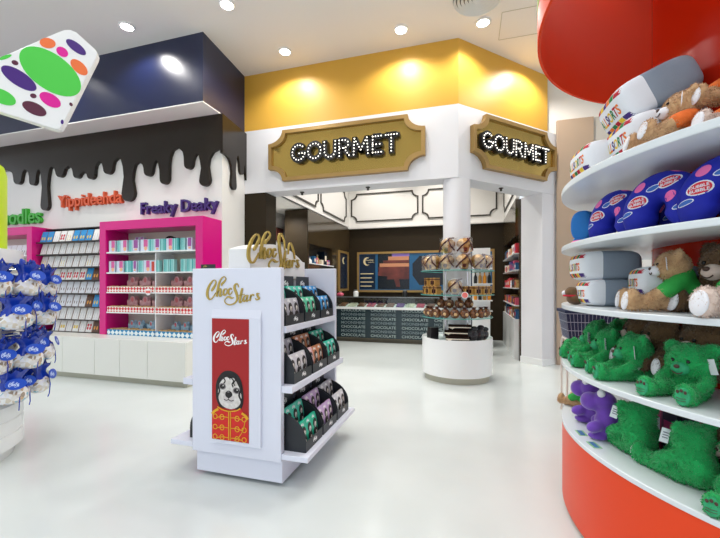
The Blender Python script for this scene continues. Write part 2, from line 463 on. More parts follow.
def marquee(loc, rz, w, h, tx0, tw, tz0, th, label):
    s = thing('marquee_sign', label, 'sign', loc, rz, 'gourmet signs on the fascia')
    po, pi = notched(w, h, .25, .2), notched(w, h, .25, .2, .055)
    k = len(po); V = []
    for d in (-.001, -.08):
        V += [(a, d, z) for a, z in po] + [(a, d, z) for a, z in pi]
    F = []
    for i in range(k):
        j = (i + 1) % k
        F += [(i, j, 2 * k + j, 2 * k + i), (k + j, k + i, 3 * k + i, 3 * k + j), (2 * k + i, 2 * k + j, 3 * k + j, 3 * k + i), (i, k + i, k + j, j)]
    MB().add(V, F).build('frame', M['gold_frame'], s, smooth=30)
    MB().prism(notched(w, h, .25, .2, .05), 'xz', -.04, -.002).build('face_panel', M['gold_mirror'], s, smooth=0, label='mirror polished gold face panel')
    total = sum(g[1] for g in GL); x = tx0
    for ch, gw, strokes in GL:
        kx = tw / total
        f = lambda a, z, d: (x + a * kx, -.045 - .065 * d, tz0 + z * th)
        mb, dots_ = MB(), []
        for st in strokes:
            mb.ribbon([(a, z, .30) for a, z in st], f, smooth=False)
            for q in ((st[0], st[-1]) if len(st) < 18 else ()):   # square off the stroke ends
                mb.add([f(q[0] + dx, q[1] + dz, d) for d in (0, 1) for dx, dz in ((-.14, -.1), (.14, -.1), (.14, .1), (-.14, .1))],
                       [(0, 1, 2, 3), (4, 7, 6, 5), (0, 4, 5, 1), (1, 5, 6, 2), (2, 6, 7, 3), (3, 7, 4, 0)])
            for a, z in along(st, .175):
                p = f(a, z, 1)
                dots_.append((p[0], p[1] - .004, p[2]))
        le = mb.build('letter', M['black'], s, smooth=30)
        for p in dots_:
            q = part('bulb', BULB, le); q.location = p
        x += gw * kx
    return s
marquee((-1.85, 5.42, 3.425), 0, 2.52, .81, -.84, 1.72, -.14, .29, 'gold framed gourmet sign facing the shop floor, above the entrance')
marquee((AX + 1.175 * .7071, AY + 1.175 * .7071, 3.455), R(45), 1.90, .79, -.82, 1.52, -.135, .26, 'gold framed gourmet sign on the angled fascia beside the pillar')
# ------------------------------------------------------------------ ChocStars script lettering (strokes x, y down, width)
SCRIPT = [
    [(118, 215, 8), (125, 200, 22), (150, 162, 22), (168, 122, 12), (158, 96, 9), (133, 100, 12), (98, 142, 20), (72, 202, 26), (68, 258, 26), (85, 296, 18), (112, 300, 12), (142, 268, 9), (165, 228, 7)],
    [(232, 158, 8), (238, 135, 20), (264, 112, 18), (282, 80, 9), (262, 58, 9), (232, 76, 12), (204, 128, 20), (190, 195, 24), (178, 272, 24)],
    [(185, 240, 6), (206, 198, 12), (223, 190, 15), (220, 228, 21), (215, 265, 18), (232, 262, 8), (252, 235, 5)],
    [(287, 186, 9), (264, 194, 14), (253, 225, 19), (264, 256, 14), (286, 240, 12), (297, 207, 10), (286, 185, 8)],
    [(345, 196, 14), (333, 180, 10), (314, 199, 18), (311, 236, 17), (330, 248, 10), (356, 214, 6)],
    [(427, 172, 7), (411, 135, 11), (386, 144, 20), (380, 182, 25), (400, 232, 27), (411, 286, 21), (390, 331, 14), (336, 356, 14), (285, 344, 10), (268, 314, 7), (286, 284, 10), (315, 272, 19), (345, 285, 19), (372, 280, 6)],
    [(466, 180, 18), (451, 250, 23), (438, 326, 22), (460, 321, 8), (476, 290, 5)],
    [(423, 256, 7), (458, 250, 9), (492, 244, 7)],
    [(516, 256, 12), (490, 265, 14), (477, 300, 19), (490, 320, 12), (516, 285, 9)],
    [(526, 250, 17), (514, 300, 17), (518, 318, 12), (538, 300, 5)],
    [(562, 245, 14), (548, 312, 19)],
    [(553, 285, 6), (575, 246, 12), (594, 256, 15)],
    [(652, 236, 9), (626, 236, 14), (636, 265, 21), (650, 285, 17), (625, 301, 12), (608, 285, 8)],
]
def script_into(mb, fn, sub=5, wk=1.0, strokes=None):
    """fn(x 0..1, y 0..0.5 up, side)"""
    for st in (strokes or SCRIPT):
        mb.ribbon([((x - 60) / 595, (360 - y) / 595, w * wk / 595) for x, y, w in st], fn, sub)

# ------------------------------------------------------------------ ChocStars display kiosk
ko = thing('display_kiosk', 'white stepped display kiosk with gold script lettering and red dog poster', 'display stand', (-1.53, 2.7, 0))
T = Matrix.Translation((1.53, -2.7, 0))
kw = M['kiosk_white']
MB().box(-1.862, -1.185, 2.215, 3.2, .03, .199, M=T).build('plinth', kw, ko, bevel=.003)
MB().box(-1.80, -1.25, 2.29, 3.12, 0, .03, M=T).build('toe_base', M['black'], ko)
MB().box(-1.88, -1.181, 2.19, 2.235, .178, 1.466, M=T).build('end_panel', kw, ko, bevel=.003)
MB().box(-1.88, -1.165, 3.175, 3.217, .178, 1.50, M=T).build('end_panel', kw, ko, bevel=.003)
MB().box(-1.61, -1.45, 2.236, 3.174, .236, 1.40, M=T).build('spine_panel', kw, ko)
for z0, z1, xr in ((1.027, 1.072, -1.165), (.64, .685, -1.10), (.2, .235, -.99)):
    for s in (1, -1):
        xs = sorted((-1.53 + s * .081, -1.53 + s * (xr + 1.53)))
        mb = MB().box(xs[0], xs[1], 2.2365, 3.1735, z0, z1, M=T)
        if xr > -1.15:
            e = sorted((-1.53 + s * .352, -1.53 + s * (xr + 1.53)))
            e2 = sorted((-1.53 + s * .368, -1.53 + s * (xr + 1.53)))
            mb.box(e[0], e[1], 2.19, 2.2365, z0, z1, M=T).box(e2[0], e2[1], 3.1735, 3.217, z0, z1, M=T)
        mb.build('shelf', kw, ko, bevel=.003)
arch = [(2.24, 1.401), (2.24, 1.585)]
for k in range(0, 17):
    t = k / 16; arch.append((2.24 + .89 * t, 1.585 + .085 * math.sin(PI * min(1, t * 1.02 + .04)) ** .8 - .03 * t * t))
arch += [(3.13, 1.401)]
HEAD = [s for s in SCRIPT if s[0][0] != 427] + [
    [(455, 178, 7), (448, 100, 11), (412, 52, 18), (384, 78, 24), (388, 150, 26), (402, 236, 27), (411, 288, 21), (390, 331, 14), (336, 356, 14), (285, 344, 10), (268, 314, 7), (286, 284, 10), (315, 272, 19), (345, 285, 19), (372, 280, 6)],
    [(500, 205, 8), (508, 130, 14), (530, 105, 16), (556, 130, 14), (580, 185, 17), (590, 232, 9)]]
hb = MB().prism(arch, 'yz', -1.615, -1.445, M=T).build('header_board', M['white_soft'], ko, smooth=20)
mb = MB()
script_into(mb, lambda x, y, d: tuple(T @ Vector((-1.444 + .012 * d, 2.20 + x * .80, 1.445 + y * .58 + .05 * x * (1 - x)))), wk=.9, strokes=HEAD)
mb.build('header_lettering', M['gold'], ko, label='large gold script lettering')
mb = MB()
script_into(mb, lambda x, y, d: tuple(T @ Vector((-1.757 + x * .42, 2.1895 - .006 * d, 1.212 + y * .385))))
mb.build('panel_lettering', M['gold'], ko, label='flat gold script lettering on the end panel')
# poster in a white holder
ph = MB().box(-1.712, -1.322, 2.172, 2.1895, .262, 1.125, M=T)
ph.prism([(2.1895, 1.125), (2.172, 1.125), (2.1895, 1.182)], 'yz', -1.712, -1.322, M=T)
ph = ph.build('poster_holder', M['kiosk_white'], ko, bevel=.002)
MB().box(-1.70, -1.409, 2.1695, 2.1718, .288, 1.12, M=T).build('poster', M['red_poster'], ph)
mat('hair_black', '#120e10', .5); mat('dog_white', '#e2dfdc', .5, noise=(30, '#c3bdb8')); mat('dog_grey', '#8a8486', .5); mat('dog_pale', '#c9c3c2', .5); mat('jacket_red', '#d01a14', .45); mat('braid_gold', '#e3a81c', .4); mat('halo_red', '#d33a30', .5)
def pp(x, y, d=0):   # picture units of the poster: 234 x 785
    return (-1.70 + (x - 14) / 234 * .291 + 1.53, 2.1694 - d * .0006 - 2.7, .288 + (475 - y) / 664 * .705)
pb = MB()
def blob(pts, layer, mi, sub=4):
    P = catmull([*pts, pts[0]], sub)[:-1]; n = len(P)
    pb.add([pp(x, y, layer) for x, y in P] + [pp(x, y, layer + .8) for x, y in P],
           [tuple(range(n)), tuple(range(2 * n - 1, n - 1, -1))] + [(i, (i + 1) % n, n + (i + 1) % n, n + i) for i in range(n)], mi)
def stroke(pts, layer, mi, w, sub=4):
    pb.ribbon([(x, y, w) for x, y in pts], lambda x, y, d: pp(x, y, layer + .8 * d), sub, mi)
blob([(16, 472), (16, 312), (60, 264), (125, 285), (200, 264), (245, 320), (245, 472)], 1, 2, 1)
blob([(62, 258), (44, 215), (40, 160), (44, 105), (64, 60), (92, 32), (125, 24), (160, 32), (190, 58), (208, 105), (216, 165), (214, 225), (200, 262), (170, 268), (130, 255), (90, 268)], 2, 0)
blob([(66, 110), (84, 84), (108, 66), (130, 74), (156, 70), (182, 112), (200, 160), (203, 200), (188, 242), (152, 266), (112, 266), (76, 246), (58, 205), (56, 150)], 3, 1)
blob([(88, 190), (104, 176), (124, 186), (146, 178), (160, 196), (152, 222), (124, 232), (96, 220)], 4, 5)
for ex, ro in ((84, 128), 0), ((173, 148), 0):
    blob([(ex[0] + 24 * math.cos(t), ex[1] + 21 * math.sin(t)) for t in [PI / 4 * i for i in range(8)]], 4, 4)
    blob([(ex[0] + 17 * math.cos(t), ex[1] + 15 * math.sin(t)) for t in [PI / 4 * i for i in range(8)]], 5, 0)
    blob([(ex[0] + 5 + 4 * math.cos(t), ex[1] - 5 + 4 * math.sin(t)) for t in [PI / 3 * i for i in range(6)]], 6, 1)
blob([(103, 166), (122, 151), (143, 163), (145, 184), (124, 200), (104, 187)], 5, 0)
blob([(114, 160), (122, 156), (130, 160), (122, 164)], 6, 4)
stroke([(123, 198), (123, 210)], 5, 0, 4); stroke([(94, 210), (110, 215), (123, 209), (138, 217), (156, 211)], 5, 0, 5)
stroke([(150, 40), (142, 66), (156, 88), (146, 108), (153, 128)], 6, 0, 8); stroke([(162, 48), (166, 80), (156, 100), (164, 118)], 6, 0, 6)
stroke([(108, 46), (94, 70), (102, 92), (92, 108)], 6, 0, 7); stroke([(72, 80), (58, 120), (66, 158), (54, 196), (62, 232)], 6, 0, 9)
stroke([(186, 84), (200, 134), (190, 176), (204, 214), (196, 252)], 6, 0, 11); stroke([(132, 40), (128, 62), (134, 80)], 6, 0, 5)
stroke([(52, 262), (85, 278), (125, 284), (170, 276), (198, 258)], 6, 3, 7); stroke([(125, 284), (125, 470)], 6, 3, 6); stroke([(136, 284), (136, 470)], 6, 3, 4)
stroke([(16, 312), (34, 292), (58, 276)], 6, 3, 15); stroke([(246, 322), (228, 300), (206, 288)], 6, 3, 15)
for y in (325, 392, 455):
    for s in (-1, 1):
        f = lambda k: 130 + s * k
        stroke([(f(4), y), (f(40), y - 3), (f(62), y + 2)], 6, 3, 5)
        for c, ry in ((48, 16), (92, 15)):
            stroke([(f(c) + 13 * math.cos(t), y + ry * math.sin(t)) for t in [2 * PI * i / 9 for i in range(10)]], 7, 3, 5)
        stroke([(f(62), y), (f(80), y + 6)], 7, 3, 5)
stroke([(228, 330), (216, 390), (190, 440), (160, 468)], 7, 3, 4)
pb.build('dog_portrait', [M['hair_black'], M['dog_white'], M['jacket_red'], M['braid_gold'], M['dog_grey'], M['dog_pale']], ph, smooth=0, label='dog with curly black hair in a red jacket with gold braid')
mb = MB()
script_into(mb, lambda x, y, d: (-1.688 + x * .263 + 1.53, 2.1694 - .001 * d - 2.7, .935 + y * .21), 4, 1.25)
mb.build('poster_lettering', M['white_plastic'], ph)
cc = thing('shelf_card', 'small black card standing behind the top of the white kiosk panel', 'card', (-1.765, 2.2125, 1.466))
MB().box(-.058, .058, -.004, .004, .001, .03).build('card', M['black_card'], cc)
mb = MB(); script_into(mb, lambda x, y, d: (-.035 + .06 * x, -.0041 - .0006 * d, .005 + y * .04), 3, 1.3, SCRIPT[:5]); mb.build('script_mark', M['gold'], cc)

# ------------------------------------------------------------------ trays and pouches
TRAY = None
def tray(loc, label, rz=0):
    global TRAY
    if TRAY is not None:
        return dup(TRAY, loc, rz, label, 'black counter trays of pouches')
    t = thing('counter_tray', label, 'display tray', loc, rz, 'black counter trays of pouches')
    W = .143
    prof = [(0, 0), (-.235, 0), (-.235, .262)] + [(-.235 + .235 * math.sin(R(a)), .075 + .187 * math.cos(R(a))) for a in range(10, 91, 10)]
    for s in (-1, 1):
        y0, y1 = sorted((s * W, s * (W - .004)))
        MB().prism(prof, 'xz', y0, y1).build('side_panel', M['black_card'], t)
    MB().box(-.005, 0, -W + .004, W - .004, .004, .07).build('lip', M['black_card'], t)
    MB().box(-.235, -.0, -W + .004, W - .004, 0, .004).build('tray_base', M['black_card'], t)
    MB().box(-.235, -.115, -W + .0045, W - .0045, .0045, .10).build('step', M['black_card'], t)
    h = MB().prism([(-W + .004, .101), (W - .004, .101), (W - .02, .35), (-W + .02, .35)], 'yz', -.235, -.230).build('header_card', M['black_card'], t)
    mb = MB(); script_into(mb, lambda x, y, d: (-.2299 + .0008 * d, -.055 + x * .12, .265 + y * .1), 3, 1.4, SCRIPT[:7]); mb.build('script_mark', M['white_plastic'], h)
    mb = MB(); script_into(mb, lambda x, y, d: (.0001 + .0008 * d, -.02 + x * .09, .02 + y * .07), 3, 1.4, SCRIPT[:7]); mb.build('script_mark', M['white_plastic'], t)
    TRAY = t
    return t
mat('pup_dark', '#241a1c', .5); mat('pup_pale', '#d8d2cc', .5)
PCOL = {'teal': '#3cc4ac', 'green': '#52c8a0', 'blue': '#2a94d6', 'grey': '#b4b4be', 'brown': '#c07c52', 'lilac': '#c4a6d2', 'silver': '#d6d4da', 'pink': '#dcb0b6', 'emerald': '#1cb392'}
for k, c in PCOL.items(): mat('pouch_' + k, c, .28)
PM = {}
def pouch_proto(col):
    if col in PM: return PM[col]
    w, h = .044, .166
    mb = MB(); n = 7
    V, F = [], []
    for i in range(n):
        z = h * i / (n - 1); b = .016 * math.sin(PI * min(1, max(0, (i + .35) / (n - .3)))) ** .6 + .0015
        V += [(-b, -w, z), (-b * 1.2, 0, z), (-b, w, z), (b, w, z), (b * 1.3, 0, z), (b, -w, z)]
    for i in range(n - 1):
        for j in range(6): F.append((6 * i + j, 6 * i + (j + 1) % 6, 6 * i + 6 + (j + 1) % 6, 6 * i + 6 + j))
    F += [tuple(range(6)), tuple(range(6 * n - 6, 6 * n))]
    mb.add(V, F)
    me = mb.mesh('pouch', M['pouch_' + col], 50)
    a = MB()
    a.ell((.019, 0, .098), (.0045, .03, .034), n=14, k=8, mi=0).ell((.018, 0, .045), (.005, .031, .036), n=14, k=8, mi=0)
    a.ell((.021, 0, .09), (.0045, .017, .021), n=12, k=8, mi=1).ell((.0205, .003, .03), (.0045, .012, .02), n=10, k=6, mi=1)
    a.ell((.0245, 0, .078), (.002, .005, .004), n=8, k=4, mi=0)
    a.ell((.0245, -.006, .088), (.002, .003, .003), n=8, k=4, mi=0).ell((.0245, .006, .088), (.002, .003, .003), n=8, k=4, mi=0)
    ma = a.mesh('puppy_picture', [M['pup_dark'], M['pup_pale']], 50)
    b = MB(); script_into(b, lambda x, y, d: (.0165 + .001 * d - .05 * abs(.5 - x) * .1, -.027 + x * .054, .134 + y * .05), 2, 1.6, SCRIPT[:7])
    mbk = b.mesh('script_mark', M['white_plastic'], 0)
    PM[col] = (me, ma, mbk)
    return PM[col]
def pouch(col, loc, rz, tilt, label, group):
    p = thing('treat_pouch', label, 'pouch', loc, group=group, rot=(0, tilt, rz))
    me, ma, mk = pouch_proto(col)
    part('bag', me, p); part('puppy_picture', ma, p); part('script_mark', mk, p)
levels = [('top', 1.0725, -1.178, ['grey', 'green', 'blue'], ['teal', 'teal', 'blue']),
          ('middle', .6855, -1.115, ['silver', 'brown', 'teal'], ['grey', 'brown', 'emerald']),
          ('bottom', .2355, -1.03, ['emerald', 'lilac', 'silver'], ['teal', 'lilac', 'grey'])]
posw = ['by the poster', 'in the middle', 'by the end panel']
for lv, z, xf, front, rear in levels:
    for k, y in enumerate((2.395, 2.705, 3.015)):
        tray((xf, y, z), f'black curved-sided tray of pouches on the kiosk {lv} shelf, {posw[k]}')
        for row, (dx, dz, cols) in enumerate(((-.042, .018, front), (-.152, .104, rear))):
            for q in range(3):
                c = cols[k]
                if c == 'brown' and row == 0 and q == 0: c = 'pink'
                pouch(c, (xf + dx, y - .09 + q * .09, z + dz), 0, R(-8), f'{c} puppy pouch, {ORD[q + 1]} in the {["front", "rear"][row]} row, {lv} shelf tray {posw[k]}',
                      'puppy pouches in the kiosk trays')
tray((-1.955, 2.395, .2355), 'black tray peeking out on the low ledge at the other side of the kiosk', PI)

# ------------------------------------------------------------------ round chocolate display at the column
CX, CY = -.16, 5.62
rd = thing('round_display', 'round white display drum with tiered glass shelves wrapped around the white column', 'display stand', (CX, CY, 0))
def ring(r0, r1, z0, z1, n=64): return [(r0, z0), (r1, z0), (r1, z1), (r0, z1)]
MB().lathe(ring(.2, .455, 0, .09), 64, closed=True).build('toe_base', M['toe_grey'], rd)
MB().lathe([(.2, .09), (.5, .09), (.5, .60), (.485, .60), (.485, .57), (.2, .57)], 72, closed=True).build('drum', M['white_gloss'], rd)
for z, r in ((.885, .50), (1.205, .52), (1.545, .52)):
    g = MB().lathe(ring(.199, r, z, z + .012), 64, closed=True).build('glass_shelf', M['glass'], rd)
    MB().lathe(ring(r, r + .004, z, z + .012), 64, closed=True).build('shelf_rim', M['glass_edge'], g)
for a in (30, 150, 270 + 42, 270 - 42):
    MB().cyl(.225 * math.cos(R(a)), .225 * math.sin(R(a)), .008, .5705, 1.66, 10).build('support_rod', M['chrome'], rd)
sd = thing('hanging_disc', 'small pink and white disc clipped to the middle glass shelf edge', 'label', (CX + .105 * .96 + .02, CY - .535, 1.215))
MB().cyl(0, 0, .045, -.004, .004, 28, M=Matrix.Rotation(R(90), 4, 'X')).build('disc', M['white_plastic'], sd)
mat('pink_disc', '#e8736c', .5)
MB().cyl(0, 0, .036, .0041, .0052, 28, M=Matrix.Rotation(R(90), 4, 'X')).build('red_band', M['pink_disc'], sd)
mat('gold_foil', '#94662a', .3, metal=.4, noise=(16, '#ddb878')); mat('ribbon_brown', '#4a1c12', .35); mat('choc_dark', '#22120d', .7, spec=.1)
mat('truffle_wrap', '#2f1610', .25, noise=(34, '#8a5a38')); mat('kraft_gold', '#c59a52', .4, noise=(40, '#b3863f')); mat('ivory', '#efe6d2', .4); mat('toffee_cream', '#cba878', .4)
def gift_pot():
    p = thing('gift_pot', '', 'gift pot')
    MB().ell((0, 0, .125), (.093, .093, .076), n=20, k=12).ell((0, 0, .06), (.065, .065, .06), n=16, k=8).build('gold_bundle', M['gold_foil'], p)
    MB().cyl(0, 0, .038, .001, .05, 16, r1=.045).ell((0, -.05, .055), (.03, .02, .032), n=10, k=6).build('pot', M['ribbon_brown'], p)
    rb = MB()
    rb.tube([(-.1, -.035, .03), (-.06, -.085, .09), (.0, -.098, .14), (.05, -.07, .19), (.08, 0, .2)], .011, 6).tube([(.1, -.03, .04), (.07, -.08, .1), (.02, -.06, .19)], .01, 6)
    rb.build('ribbon', M['ribbon_brown'], p)
    oc = [(.104 * math.cos(R(a)), .104 * math.sin(R(a))) for a in range(22, 382, 45)]
    MB().prism(oc, 'xy', .0, .205).build('clear_wrap', M['film'], p, smooth=0)
    return p
gp = None
def put_pot(a, r, z, label, rz=0):
    global gp
    loc = (CX + r * math.cos(R(a)), CY + r * math.sin(R(a)), z)
    if gp is None:
        gp = gift_pot(); gp.location = loc; gp.rotation_euler = (0, 0, R(a + 90)); o = gp
    else: o = dup(gp, loc, R(a + 90))
    o.scale = (1.08,) * 3
    o['label'] = label; o['group'] = 'clear wrapped gold gift pots'
V0 = 270 - 1.6   # direction from the display to the camera
for k, off in enumerate((-80, -48, -16, 16, 48, 80)):
    put_pot(V0 + off, .40, 1.558, f'clear wrapped gold gift pot, {ORD[k + 1]} of six from the counter along top glass shelf')
for k, off in enumerate((-17, 20)):
    put_pot(V0 + off, .345, 1.782, 'clear wrapped gold gift pot stacked uppermost, ' + ['nearer the menu board', 'nearer the pillar'][k])
for k, (off, z, w) in enumerate(((0, 1.2175, 'low at the centre of'), (8, 1.424, 'raised above the centre of'))):
    if k == 0: put_pot(V0 + off, .40, z, f'clear wrapped gift pot {w} the middle glass shelf between gold boxes')
# gold ribboned boxes
def gold_box(name='ribboned_box'):
    p = thing(name, '', 'gift box')
    MB().box(-.052, .052, -.05, .05, .001, .115).build('box', M['kraft_gold'], p, bevel=.003)
    MB().box(-.009, .009, -.0525, .0525, .0005, .1175).box(-.0545, .0545, -.0525, .0525, .085, .1).build('ribbon', M['ribbon_brown'], p)
    MB().box(-.035, .035, -.0515, -.05, .02, .075).build('window', M['choc_dark'], p)
    return p
gb = gold_box(); first = True
def put_box(off, r, z, label):
    global first
    a = V0 + off
    loc = (CX + r * math.cos(R(a)), CY + r * math.sin(R(a)), z)
    if first: o = gb; o.location = loc; o.rotation_euler = (0, 0, R(a + 90)); first = False
    else: o = dup(gb, loc, R(a + 90))
    o['label'] = label; o['group'] = 'gold ribboned boxes on the middle glass shelf'
for k, off in enumerate((-72, -54, -36)):
    put_box(off, .44, 1.2175, f'gold box with brown ribbon, {ORD[k + 1]} along the counter side of the middle glass shelf')
for k, off in enumerate((-60, -40)):
    put_box(off, .435, 1.335, f'gold box with brown ribbon stacked upon others, {["outer", "inner"][k]} of two on the counter side')
for k, off in enumerate((22, 39, 56, 73)):
    put_box(off, .44, 1.2175, f'gold box with brown ribbon, {ORD[k + 1]} along the pillar side of the middle glass shelf')
# wrapped truffle bags
def truffle():
    p = thing('truffle_bag', '', 'truffle bag')
    MB().ell((0, 0, .062), (.066, .06, .066), n=18, k=10).build('bag', M['truffle_wrap'], p)
    MB().cyl(0, 0, .014, .112, .15, 10, r1=.035).build('gathered_top', M['ribbon_brown'], p)
    MB().ell((.012, -.053, .055), (.026, .012, .022), (0, .5, 0), n=12, k=6).build('cream_label', M['toffee_cream'], p)
    return p
tb = truffle(); tb_first = True
def put_truffle(off, r, z, label):
    global tb_first
    a = V0 + off
    loc = (CX + r * math.cos(R(a)), CY + r * math.sin(R(a)), z)
    if tb_first: o = tb; o.location = loc; o.rotation_euler = (0, 0, R(a + 90)); tb_first = False
    else: o = dup(tb, loc, R(a + 90))
    o['label'] = label; o['group'] = 'brown truffle bags on the lowest glass shelf'
for k in range(9):
    put_truffle(-70 + 17.5 * k, .43, .8975, f'brown wrapped truffle bag, {ORD[k + 1]} in the outer row of the lowest glass shelf')
rs = thing('acrylic_riser', 'clear curved riser holding the upper row of truffle bags', 'riser', (CX, CY, .8975))
MB().lathe(ring(.23, .365, 0, .13), 48, closed=True).build('riser', M['film'], rs)
for k in range(4):
    put_truffle(-40 + 25 * k, .31, 1.028, f'brown wrapped truffle bag, {ORD[k + 1]} of four on the clear riser')
# black boxes with white ribbon
def ribbon_box(loc, rz, w, label):
    p = thing('chocolate_box', label, 'chocolate box', loc, rz, 'black ribboned boxes on the drum')
    MB().box(-w, w, -.055, .055, 0, .074).build('box', M['choc_dark'], p, bevel=.003)
    MB().box(-w - .001, w + .001, -.0565, -.055, .034, .048).build('ribbon', M['ivory'], p)
    MB().ell((-.12, -.058, .036), (.02, .008, .012), rot=(0, .5, 0), n=10, k=6).ell((-.085, -.058, .036), (.02, .008, .012), rot=(0, -.5, 0), n=10, k=6).ell((-.1, -.06, .03), (.01, .008, .018), n=8, k=6).build('bow', M['ivory'], p)
fx, fy = CX + .02, CY - .37
ribbon_box((fx, fy, .571), R(2), .155, 'black box with white ribbon lying lowest in the stack on the drum')
ribbon_box((fx - .02, fy + .045, .6465), R(2), .155, 'black box with white ribbon in the middle of the stack')
ribbon_box((fx + .03, fy + .09, .722), R(2), .155, 'black box with white ribbon on top of the stack')
for k, off in enumerate((-78, -60)):
    a = V0 + off
    p = thing('black_carton', f'plain black carton on the drum, {["outer", "inner"][k]} one on the counter side', 'carton', (CX + .37 * math.cos(R(a)), CY + .37 * math.sin(R(a)), .571), R(a + 90))
    MB().box(-.06, .06, -.06, .06, 0, .1 + .07 * k).build('box', M['black'], p, bevel=.004)
    MB().box(-.0605, .0605, -.0605, .0605, .1 + .07 * k - .02, .1 + .07 * k - .017).build('lid_seam', M['choc_dark'], p)
mat('black_film', '#17151a', .25, bump=(60, .8))
for k, (off, hh) in enumerate(((36, .19), (54, .2), (76, .16))):
    a = V0 + off
    p = thing('black_bag', f'crinkled black foil bag on the drum, {ORD[k + 1]} from the ribboned boxes', 'bag', (CX + .38 * math.cos(R(a)), CY + .38 * math.sin(R(a)), .571), R(a + 90))
    MB().ell((0, 0, hh * .5), (.085, .075, hh * .5), n=18, k=10).build('bag', M['black_film'], p)
    MB().ell((.02, -.02, hh * .95), (.05, .05, .035), n=14, k=8).build('gathered_top', M['black_film'], p)
# ------------------------------------------------------------------ base cabinets under the display wall
bc = thing('base_cabinet', 'long low white base cabinet running under the pink shelving', 'cabinet', (-6.5, 4.3, 0))
T = Matrix.Translation((6.5, -4.3, 0))
MB().box(-9.6, -3.52, 3.995, 4.719, .075, .60, M=T).build('body', M['base_white'], bc)
MB().box(-9.6, -3.54, 4.03, 4.719, 0, .0745, M=T).build('toe_kick', M['toe_grey'], bc)
xs = [-3.52, -4.14, -4.62, -5.08, -5.7, -6.32, -6.94, -7.56, -8.2, -8.9, -9.6]
for a, b2 in zip(xs[1:], xs[:-1]):
    MB().box(a + .003, b2 - .003, 3.975, 3.9945, .08, .597, M=T).build('door', M['base_white'], bc, bevel=.002)

# ------------------------------------------------------------------ pink shelving
mat('inner_beige', '#d6ccc3', .6)
def pink_cabinet(x0, x1, label, shelves, divider=None):
    c = thing('display_cabinet', label, 'shelving', ((x0 + x1) / 2, 4.5, .601))
    T = Matrix.Translation((-(x0 + x1) / 2, -4.5, -.601))
    f = MB().box(x0, x0 + .12, 4.3, 4.715, .601, 2.31, M=T).box(x1 - .12, x1, 4.3, 4.715, .601, 2.31, M=T).box(x0 + .12, x1 - .12, 4.3, 4.715, 2.18, 2.31, M=T)
    f.build('frame', M['magenta'], c, bevel=.002)
    MB().box(x0 + .121, x1 - .121, 4.69, 4.71, .601, 2.179, M=T).build('rear_panel', M['inner_beige'], c)
    for xa in (x0 + .121, x1 - .126): MB().box(xa, xa + .005, 4.31, 4.689, .601, 2.179, M=T).build('side_lining', M['magenta'], c)
    for z in shelves:
        MB().box(x0 + .127, x1 - .127, 4.305, 4.689, z - .018, z, M=T).build('shelf', M['white_gloss'], c)
    if divider: MB().box(divider - .008, divider + .008, 4.33, 4.688, .602, 1.82, M=T).build('divider', M['white_soft'], c)
    return c
SH = [1.845, 1.54, 1.245, .945]
pink_cabinet(-5.39, -3.52, 'magenta framed shelving full of gift boxes under the dark purple words', SH, -4.36)
pink_cabinet(-8.7, -6.84, 'magenta framed shelving partly hidden behind the blue bag stand', SH)

# tall gift boxes on the upper two shelves
mat('box_pink', '#d85a9a', .35); mat('box_mint', '#9fd8d6', .35); mat('box_teal', '#3fa7a6', .35); mat('box_violet', '#9d4f9c', .35); mat('box_peach', '#f1b48c', .4); mat('box_pale', '#cfd9ea', .35); mat('box_red', '#c8402f', .4)
BK = {}
def gift_box(x, z, w, d, hgt, kind, label, group, y=4.335):
    p = thing('gift_box', label, 'box', (x, y, z), group=group)
    key = (w, d, hgt, kind)
    if key not in BK:
        a = MB().box(-w / 2, w / 2, 0, d, .0005, hgt, 0).mesh('carton', M['box_teal' if kind == 'teal' else 'box_mint' if kind == 'mint' else 'box_pale'], 0)
        bmb = MB()
        if kind == 'pink':
            bmb.box(-w * .1, w * .42, -.001, -.0001, hgt * .38, hgt * .98, 0)
            bmb.add([(w * .16 + .03 * math.cos(2 * PI * i / 14), -.0012, hgt * .24 + .03 * math.sin(2 * PI * i / 14)) for i in range(14)], [tuple(range(14))], 1)
            b2 = bmb.mesh('picture_panel', [M['box_pink'], M['box_peach']], 0)
        elif kind == 'violet':
            bmb.box(-w * .3, w * .35, -.001, -.0001, hgt * .3, hgt * .98, 0).box(-w * .2, w * .25, -.0015, -.0011, hgt * .1, hgt * .26, 1)
            b2 = bmb.mesh('picture_panel', [M['box_violet'], M['box_peach']], 0)
        elif kind == 'red':
            bmb.box(-w * .3, w * .3, -.001, -.0001, hgt * .06, hgt * .9, 0)
            b2 = bmb.mesh('picture_panel', [M['box_red']], 0)
        else:
            bmb.box(-w * .32, -w * .06, -.001, -.0001, 0.002, hgt * .99, 0).box(w * .12, w * .2, -.001, -.0001, 0.002, hgt * .99, 0)
            b2 = bmb.mesh('colour_stripe', [M['box_mint' if kind == 'teal' else 'box_teal']], 0)
        BK[key] = (a, b2)
    a, b2 = BK[key]
    part('carton', a, p); part(b2.name.split('.')[0], b2, p)
cw = {'pink': 'pale and pink', 'violet': 'pale and violet', 'teal': 'teal striped', 'mint': 'mint striped', 'red': 'white and red'}
rows = [(1.8455, [('pink', .125), ('mint', .06), ('pink', .125), ('mint', .06), ('violet', .12), ('pink', .14), ('mint', .10), ('violet', .1), ('teal', .1), ('pink', .11), ('teal', .1), ('mint', .07), ('violet', .09), ('mint', .08), ('mint', .1)], .175, 'top'),
        (1.5405, [('pink', .115), ('pink', .13), ('teal', .14), ('violet', .07), ('mint', .09), ('pink', .12), ('red', .09), ('mint', .06)], .17, 'second')]
